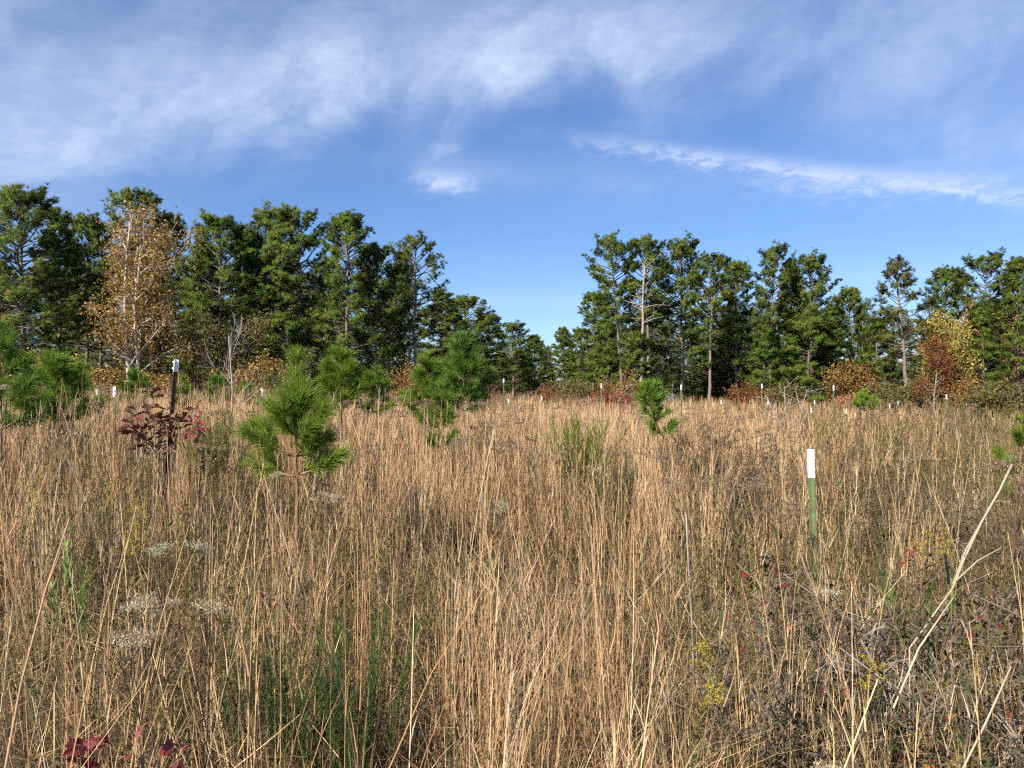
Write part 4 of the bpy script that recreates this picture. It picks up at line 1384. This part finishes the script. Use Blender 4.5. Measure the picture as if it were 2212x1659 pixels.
for dx, dy, d, lab, sd_ in [
    (182, 1045, 4.4, 'yellow goldenrod plume standing left of the foreground pine', 801),
    (22, 1040, 4.2, 'goldenrod plume at the left edge', 802),
    (355, 1085, 4.2, 'dull goldenrod plume below the oak seedling', 803),
    (272, 1140, 3.8, 'goldenrod arching over above the pale seed heads', 804),
    (1470, 1480, 2.5, 'yellow goldenrod low in the foreground, right of the middle', 805),
    (1588, 1395, 2.8, 'yellow goldenrod spike below and left of the near green post', 806),
    (1870, 1408, 2.7, 'small yellow flower spike below and right of the near green post', 807),
    (2125, 1155, 3.3, 'bright yellow flower spike beside the leaning pale stalk', 808),
    (1992, 1145, 3.6, 'small yellow flower left of the leaning pale stalk', 809),
    (1838, 990, 6.0, 'pale yellow goldenrod right of the near post tip', 810),
    (760, 935, 7.0, 'faded goldenrod right of the foreground pine', 811),
]:
    goldenrod(dx, dy, d, lab, sd_)


# flat-topped seed-head weeds (white or brown)
def seed_head_weed(dx, dy, d, label, seed, col, R=0.09, heads=5, group='brown flat-topped weeds', branch=(0.12, 0.085, 0.055), fluff=70, H=None, scale=1.0):
    x, top = at(dx, dy, d)
    z = gzs(x, d)
    rng = np.random.default_rng(seed)
    o = empty('seed_head_weed', (x, d, z))
    tag(o, label, 'weed', group)
    Ht = top - z
    st = MB()
    fork = Ht - 0.24 * scale
    lean = rng.normal(0, 0.03, 2)
    p0 = np.array([0, 0, -0.05]); p1 = np.array([lean[0], lean[1], fork])
    tube(st, [p0, (p0 + p1) / 2 + rng.normal(0, 0.012, 3), p1], [0.0040, 0.0036, 0.0028], branch, 5, False)
    n = 14
    ribbons(st, p0 + (p1 - p0) * rng.uniform(0.3, 1, (n, 1)), rng.uniform(0, 6.28, n), rng.uniform(0.03, 0.07, n), 0.9, 0.9, 0.008, rng.uniform(0, 6.28, n), np.tile(np.array(branch) * 1.1, (n, 1)), 2, 0.2)
    hs = []
    for k in range(heads):
        a = 2 * PI * k / heads + rng.normal(0, 0.3)
        r = (0.0 if k == 0 else R * rng.uniform(0.6, 1.2)) * scale
        e = p1 + np.array([math.cos(a) * r, math.sin(a) * r, (0.22 - 0.25 * r / scale + rng.normal(0, 0.015)) * scale])
        s = p0 + (p1 - p0) * rng.uniform(0.84, 1.0)
        tube(st, [s, s * 0.45 + e * 0.55 + np.array([math.cos(a), math.sin(a), 0]) * 0.01, e], [0.0022, 0.0018, 0.0014], branch, 3, False)
        hs.append(e)
    st.obj('stem', M_TWIG, o)
    for e in hs:
        f = MB()
        m = fluff
        rad = 0.034 * scale * rng.uniform(0.8, 1.3)
        q = np.clip(rng.normal(0, 1, (m, 3)), -1.7, 1.7) * np.array([rad * 0.6, rad * 0.6, 0.008 * scale]) + e
        c = np.array(col)[rng.integers(0, len(col), m)] * rng.uniform(0.75, 1.2, (m, 1))
        ribbons(f, q, rng.uniform(0, 6.28, m), rng.uniform(0.005, 0.011, m) * scale, rng.uniform(0, 2.2, m), rng.normal(0, 0.5, m), rng.uniform(0.003, 0.006, m) * scale, rng.uniform(0, 6.28, m), c, 2, 0.5)
        f.obj('flower_head', M_LEAF, o)


CREAM = [[0.60, 0.50, 0.32], [0.50, 0.40, 0.25], [0.68, 0.59, 0.42], [0.36, 0.27, 0.17]]
BROWN = [[0.25, 0.165, 0.095], [0.33, 0.24, 0.15], [0.16, 0.105, 0.062], [0.41, 0.31, 0.20]]
GW = 'pale fluffy seed heads'
for dx, dy, d, lab, sd_, R, hd in [
    (345, 1285, 2.55, 'cream fluffy seed head, widest one in the left foreground', 901, 0.10, 8),
    (300, 1358, 2.4, 'cream fluffy seed head just below the widest one', 902, 0.09, 7),
    (448, 1300, 2.7, 'half-shed seed head right of the widest cream one', 903, 0.06, 4),
    (722, 1062, 4.6, 'cream seed head in front of the foreground pine foot, right side', 904, 0.11, 7),
    (612, 1016, 5.0, 'small cream seed head under the foreground pine', 905, 0.07, 4),
    (1776, 1268, 3.1, 'white seed head at the foot of the near green post', 906, 0.05, 4),
    (1772, 1628, 1.9, 'cream seed head at the bottom edge, right of the middle', 907, 0.08, 6),
    (340, 1172, 3.3, 'greenish white flower head above the cream ones', 908, 0.07, 5),
    (442, 1172, 3.3, 'greenish white flower head right of its twin', 909, 0.05, 4),
    (1085, 1080, 4.4, 'greenish flower head in the middle of the field', 910, 0.08, 5),
    (12, 832, 7.5, 'pale button heads at the left edge above the grass', 911, 0.06, 4),
]:
    seed_head_weed(dx, dy, d, lab, sd_, CREAM if sd_ not in (908, 909, 910) else [[0.42, 0.42, 0.27], [0.50, 0.48, 0.33], [0.33, 0.33, 0.2]], R * 0.85, hd, GW, fluff=110, scale=0.85)
for dx, dy, d, lab, sd_ in [
    (1492, 1022, 4.7, 'dark brown flat-topped weed below the leaning young pine', 921),
    (1590, 1026, 5.2, 'brown flat-topped weed left of the near post tip', 922),
    (1655, 1035, 5.4, 'brown flat-topped weed close to the near post', 923),
    (1448, 972, 6.2, 'brown flat-topped weed at the foot of the leaning pine stem', 924),
    (1345, 962, 6.4, 'brown flat-topped weed in front of the small green tuft', 925),
    (1110, 955, 6.6, 'brown flat-topped weed left of the green tussock', 926),
    (1015, 935, 6.8, 'brown flat-topped weed below the tallest young pine', 927),
    (1070, 905, 8.0, 'brown flat-topped weed under the tall middle post', 928),
    (870, 880, 9.0, 'brown flat-topped weed under the thin young pine', 929),
    (775, 858, 9.5, 'brown flat-topped weed in front of the compact young pine', 930),
    (920, 858, 9.0, 'brown flat-topped weed left of the low dark seedling', 931),
    (1040, 862, 10, 'brown flat-topped weed right of the tallest young pine', 932),
    (1175, 975, 6.2, 'brown flat-topped weed in the pale grass left of the tussock', 933),
    (480, 945, 6.0, 'grey flat-topped weed below the wispy green weed', 934),
    (530, 910, 7.4, 'grey flat-topped weed left of the foreground pine', 935),
    (790, 960, 6.5, 'brown flat-topped weed right of the foreground pine foot', 936),
    (1700, 1085, 4.6, 'greyish flat-topped weed below the near post tip', 937),
    (2185, 985, 3.6, 'grey seed heads at the top of the leaning pale stalk', 938),
    (1965, 955, 7.5, 'brown flat-topped weed in the brush right of the near post', 939),
    (1905, 1120, 4.6, 'brown flat-topped weed right of the near post shaft', 940),
    (700, 905, 8.2, 'brown flat-topped weed behind the foreground pine', 941),
]:
    seed_head_weed(dx, dy, d, lab, sd_, BROWN, 0.13, 10, fluff=110, scale=1.25)


def far_flat_weeds():
    rng = np.random.default_rng(95)
    mb = MB()
    x, y = field_points(1.3, 5.5, 24, rng, 0.62, 0)
    n = len(x)
    H = rng.uniform(0.85, 1.18, n)
    base = np.stack([x, y, gz(x, y)], 1)
    bc = np.tile([0.15, 0.105, 0.07], (n, 1)) * rng.uniform(0.7, 1.3, (n, 1))
    P = ribbons(mb, base, rng.uniform(0, 6.28, n), H - 0.16, 0.04, 0.1, 0.006, rng.uniform(0, 6.28, n), bc, 3, 0.7)
    k = 6
    i = np.repeat(np.arange(n), k)
    B = ribbons(mb, along(P, i, np.full(len(i), 0.97)), rng.uniform(0, 6.28, len(i)), rng.uniform(0.12, 0.2, len(i)), rng.uniform(0.1, 0.8, len(i)), -0.2, 0.003, rng.uniform(0, 6.28, len(i)), bc[i], 2, 0.7)
    m = 16
    j = np.repeat(np.arange(len(i)), m)
    q = B[j, -1] + rng.normal(0, 1, (len(j), 3)) * np.array([0.034, 0.034, 0.008])
    ribbons(mb, q, rng.uniform(0, 6.28, len(j)), 0.018, rng.uniform(0, 2, len(j)), 0, 0.013, rng.uniform(0, 6.28, len(j)), np.array(BROWN)[rng.integers(0, 4, len(j))], 1, 0.6)
    tag(mb.obj('dried_weeds', M_WEED), 'scattered dried brown flat-topped weeds out in the grass', 'weeds', kind='stuff')


far_flat_weeds()


# ------------------------------------------------------------------ twiggy shrubs and brambles
def bramble(dx, dy, d, label, seed, bark, stems=9, spread=1.1, nleaf=0, pal=None, pw=None, leaf=0.02, sx=1.0, rad=0.007, levels=3, kids=6, name='bramble', group='grey twiggy brambles'):
    x, top = at(dx, dy, d)
    z = gzs(x, d)
    H = top - z
    w, c = deciduous(seed=seed, H=H, stems=stems, spread=spread, rad=rad, levels=levels, kids=kids, nleaf=nleaf, pal=pal, palw=pw, leaf=leaf, bark=bark, fuzz=0.02, start=0.15, up=0.0, ratio=0.5)
    s = H / w.arrays()[0][:, 2].max()
    o = empty(name, (x, d, z), 0, (s * sx, s * sx, s))
    tag(o, label, 'shrub', group)
    w.obj('stems', M_TWIG, o)
    if nleaf:
        c.obj('crown', M_LEAF, o)
    return o


LP = [[0.10, 0.11, 0.035], [0.13, 0.10, 0.04], [0.20, 0.05, 0.03], [0.07, 0.07, 0.03], [0.26, 0.17, 0.08]]
LW = [3, 3, 1, 2, 1.5]
GREYB, DARKB = (0.20, 0.15, 0.10), (0.135, 0.095, 0.06)
bramble(1520, 875, 8.5, 'grey leafless twiggy shrub right of the leaning young pine', 1001, DARKB, 12, 1.0, 500, LP, LW, 0.02, 1.0, 0.008)
bramble(1590, 925, 7.8, 'low dark twiggy shrub in front of the grey leafless one', 1002, DARKB, 10, 1.2, 500, LP, LW, 0.02, 1.1)
bramble(1830, 935, 8.5, 'dark brushy shrub right of the near post tip', 1003, DARKB, 12, 1.1, 900, LP, LW, 0.022, 1.2, 0.008)
bramble(1950, 985, 6.8, 'brushy thicket in the right of the field', 1004, DARKB, 12, 1.2, 900, LP, LW, 0.022, 1.2)
bramble(2095, 1010, 6.0, 'grey brush behind the leaning pale stalk', 1005, GREYB, 12, 1.1, 700, LP, LW, 0.02, 1.1)
bramble(2010, 1175, 3.5, 'tangled bramble with a few red leaves below the leaning stalk', 1006, (0.17, 0.135, 0.10), 8, 1.4, 700, [[0.28, 0.03, 0.03], [0.10, 0.10, 0.035], [0.08, 0.06, 0.03], [0.17, 0.06, 0.03]], [1.2, 3, 3, 1], 0.026, 1.3, 0.006)
bramble(2150, 1235, 3.2, 'silvery grey bramble tangle at the right edge', 1007, (0.24, 0.205, 0.165), 7, 1.5, 450, LP, LW, 0.024, 1.3, 0.006)
bramble(2090, 1370, 2.6, 'dark bramble tangle low in the right corner', 1008, (0.14, 0.11, 0.08), 8, 1.5, 700, LP, LW, 0.024, 1.3, 0.005)
bramble(1890, 1330, 3.0, 'low dark bramble left of the right-corner tangle', 1009, (0.12, 0.10, 0.085), 7, 1.4, 700, LP, LW, 0.024, 1.2, 0.005)


# ------------------------------------------------------------------ pale dead stalks
def p3(dx, dy, d):
    x, z = at(dx, dy, d)
    return np.array([x, d, z])


def stalk(name, label, pts, r, col, knots=(), twigs=()):
    o = empty(name, tuple(pts[0] * np.array([1, 1, 0])))
    off = pts[0] * np.array([1, 1, 0])
    tag(o, label, 'dead stalk', 'pale dead stalks')
    mb = MB()
    P = np.array(pts) - off
    tube(mb, P, np.linspace(r[0], r[1], len(P)), col, 7)
    mb.obj('stem', M_TWIG, o, True)
    for a, b, rr in twigs:
        t = MB()
        tube(t, np.array([a, (a + b) / 2 + np.array([0.0, 0.01, 0.01]), b]) - off, [rr, rr * 0.8, rr * 0.5], np.array(col) * 0.92, 5, False)
        t.obj('side_stem', M_TWIG, o, True)
    for k in knots:
        t = MB()
        q = np.array(k) - off
        ax = unit(P[-1] - P[0])
        tube(t, [q - ax * 0.012, q, q + ax * 0.012], [r[0] * 0.9, r[0] * 1.15, r[0] * 0.9], (0.09, 0.07, 0.055), 7, False)
        t.obj('dark_knot', M_TWIG, o, True)


A0, A1, A2 = p3(2186, 1003, 3.25), p3(2120, 1128, 3.15), p3(2058, 1270, 3.0)
A01, A12 = p3(2158, 1062, 3.2), p3(2084, 1205, 3.08)
A3 = p3(1965, 1400, 2.85)
stalk('leaning_stalk', 'thick bleached dead stalk leaning at the right edge', [A3 * [1, 1, 0] + [0, 0, 0.1], A3, A2, A12, A1, A01, A0], (0.0028, 0.0050), (0.40, 0.335, 0.24),
      [A01, A01 * 0.4 + A0 * 0.6, A12], [(A1, p3(2058, 1262, 3.06), 0.0045), (A2 * 0.9 + A1 * 0.1, p3(2163, 1183, 3.1), 0.0042), (A1 * 0.7 + A0 * 0.3, p3(2180, 1085, 3.2), 0.003)])
stalk('dead_stalk', 'straight pale stalk slanting in the bottom right corner', [p3(2065, 1690, 2.05), p3(2130, 1560, 2.1), p3(2184, 1440, 2.15)], (0.0030, 0.0024), (0.46, 0.37, 0.26))
stalk('dead_stalk', 'reddish thick stalk slanting up at the bottom left corner', [p3(8, 1680, 1.75), p3(45, 1480, 1.8), p3(100, 1270, 1.85), p3(150, 1120, 1.9)], (0.0032, 0.0018), (0.44, 0.28, 0.17), twigs=[(p3(100, 1270, 1.85), p3(135, 1180, 1.86), 0.002)])
stalk('dead_stalk', 'weathered grey broken stem standing in the middle right grass', [p3(1500, 1500, 3.6), p3(1494, 1330, 3.6), p3(1487, 1220, 3.62), p3(1482, 1110, 3.6)], (0.0048, 0.0036), (0.30, 0.265, 0.225))
stalk('dead_stalk', 'pale bent stem in front of the leaning stalk, at right', [p3(1930, 1530, 2.4), p3(1985, 1400, 2.45), p3(2060, 1290, 2.6)], (0.0032, 0.0026), (0.58, 0.46, 0.31))
stalk('charred_stick', 'short black stick standing up in the brambles', [p3(2050, 1262, 3.25), p3(2046, 1225, 3.25), p3(2041, 1196, 3.25)], (0.006, 0.005), (0.018, 0.018, 0.022))


# ------------------------------------------------------------------ broad-leaved seedlings: every leaf is a piece of its own
def leaf_mesh(kind, col, seed):
    rng = np.random.default_rng(seed)
    if kind == 'oak':
        out = [(0, 0), (0.10, 0.10), (0.05, 0.22), (0.22, 0.30), (0.14, 0.42), (0.30, 0.56), (0.18, 0.66), (0.22, 0.82), (0.08, 0.86), (0, 1.0)]
    elif kind == 'maple':
        out = [(0, 0), (0.16, -0.06), (0.42, 0.10), (0.30, 0.24), (0.55, 0.46), (0.34, 0.52), (0.30, 0.74), (0.16, 0.70), (0, 1.0)]
    else:
        out = [(0, 0), (0.12, 0.2), (0.18, 0.45), (0.12, 0.75), (0, 1.0)]
    n = len(out)
    V, T = [], []
    for x, y in out:
        V.append((x, y, 0.16 * x + 0.12 * math.sin(y * 3) + rng.normal(0, 0.015)))
    for x, y in out[1:-1]:
        V.append((-x, y, 0.16 * x + 0.12 * math.sin(y * 3) + rng.normal(0, 0.015)))
    mid = len(V)
    V.append((0, 0.45, 0.12 * math.sin(1.35) - 0.03))
    ring = list(range(n)) + list(range(n, n + n - 2))[::-1]
    for i in range(len(ring)):
        T.append((ring[i], ring[(i + 1) % len(ring)], mid))
    mb = MB()
    mb.add(V, col, t=T)
    return mb.mesh('leaf', M_LEAF)


def broadleaf(name, dx, dy, d, label, seed, kind, cols, size, n, R, Hc, cat='seedling', stems=6):
    x, top = at(dx, dy, d)
    z = gzs(x, d)
    rng = np.random.default_rng(seed)
    o = empty(name, (x, d, z))
    tag(o, label, cat)
    H = top - z
    st = MB()
    P = []
    for k in range(stems):
        a = rng.uniform(0, 6.28)
        r = R * rng.uniform(0.2, 1.0)
        e = np.array([math.cos(a) * r, math.sin(a) * r * 0.7, H - Hc * rng.uniform(0.0, 0.8)])
        m = np.array([e[0] * 0.45, e[1] * 0.45, H - Hc * 1.1 if H - Hc * 1.1 > 0.1 else 0.1])
        pts = np.array([(0, 0, -0.03), m * 0.5, m, (m + e) / 2 + [0, 0, 0.02], e])
        tube(st, pts, np.linspace(0.004, 0.0016, 5), (0.17, 0.12, 0.085), 5, False)
        P.append(pts)
    st.obj('stem', M_TWIG, o)
    ms = [leaf_mesh(kind, c, seed + i) for i, c in enumerate(cols)]
    P = np.array(P)
    for k in range(n):
        i = rng.integers(0, stems)
        p = along(P, np.array([i]), np.array([rng.uniform(0.42, 0.999)]))[0] + rng.normal(0, 0.02, 3)
        l = part('leaf', ms[rng.integers(0, len(ms))], o)
        l.location = p
        l.rotation_euler = (rng.uniform(-1.0, 0.6), rng.uniform(-0.7, 0.7), rng.uniform(0, 6.28))
        s = size * rng.uniform(0.65, 1.25)
        l.scale = (s, s, s)


broadleaf('oak_seedling', 338, 856, 6.2, 'oak seedling with dark red-brown leaves around the rusty post', 1101, 'oak', [(0.17, 0.07, 0.04), (0.13, 0.055, 0.03), (0.27, 0.15, 0.085), (0.21, 0.06, 0.045), (0.36, 0.23, 0.14)], 0.115, 110, 0.46, 0.30, stems=18)
broadleaf('red_seedling', 432, 872, 6.6, 'small bright red-leaved seedling right of the oak seedling', 1102, 'lance', [(0.42, 0.035, 0.045), (0.34, 0.025, 0.035), (0.46, 0.08, 0.07)], 0.065, 46, 0.15, 0.22, stems=5)
broadleaf('red_vine', 185, 1575, 2.15, 'dark red broad-leaved vine low in the bottom left corner', 1103, 'maple', [(0.21, 0.032, 0.034), (0.15, 0.022, 0.024), (0.27, 0.07, 0.06)], 0.058, 11, 0.07, 0.12, stems=5, cat='vine')
broadleaf('red_vine', 320, 1545, 2.1, 'sparse crimson vine leaves right of the corner vine', 1104, 'maple', [(0.19, 0.03, 0.03), (0.28, 0.09, 0.07)], 0.045, 9, 0.13, 0.16, stems=4, cat='vine')
broadleaf('bronze_seedling', 1695, 1150, 4.2, 'bronze-leaved oak sprig just left of the near green post', 1105, 'oak', [(0.13, 0.06, 0.03), (0.08, 0.09, 0.03), (0.18, 0.05, 0.03)], 0.085, 18, 0.12, 0.25, stems=4)
broadleaf('red_seedling', 1255, 1180, 3.9, 'dark red leafy sprig in the shaded gap of the middle grass', 1106, 'lance', [(0.20, 0.03, 0.03), (0.12, 0.04, 0.03)], 0.05, 16, 0.10, 0.2, stems=4)
broadleaf('orange_vine', 2050, 1600, 2.2, 'orange and yellow leaves at the bottom right corner', 1107, 'maple', [(0.50, 0.20, 0.04), (0.48, 0.30, 0.06)], 0.04, 9, 0.10, 0.1, stems=3, cat='vine')
broadleaf('red_seedling', 1985, 1190, 3.4, 'few red leaves showing in the brambles', 1108, 'lance', [(0.24, 0.03, 0.03), (0.19, 0.04, 0.03)], 0.036, 18, 0.16, 0.15, stems=4)
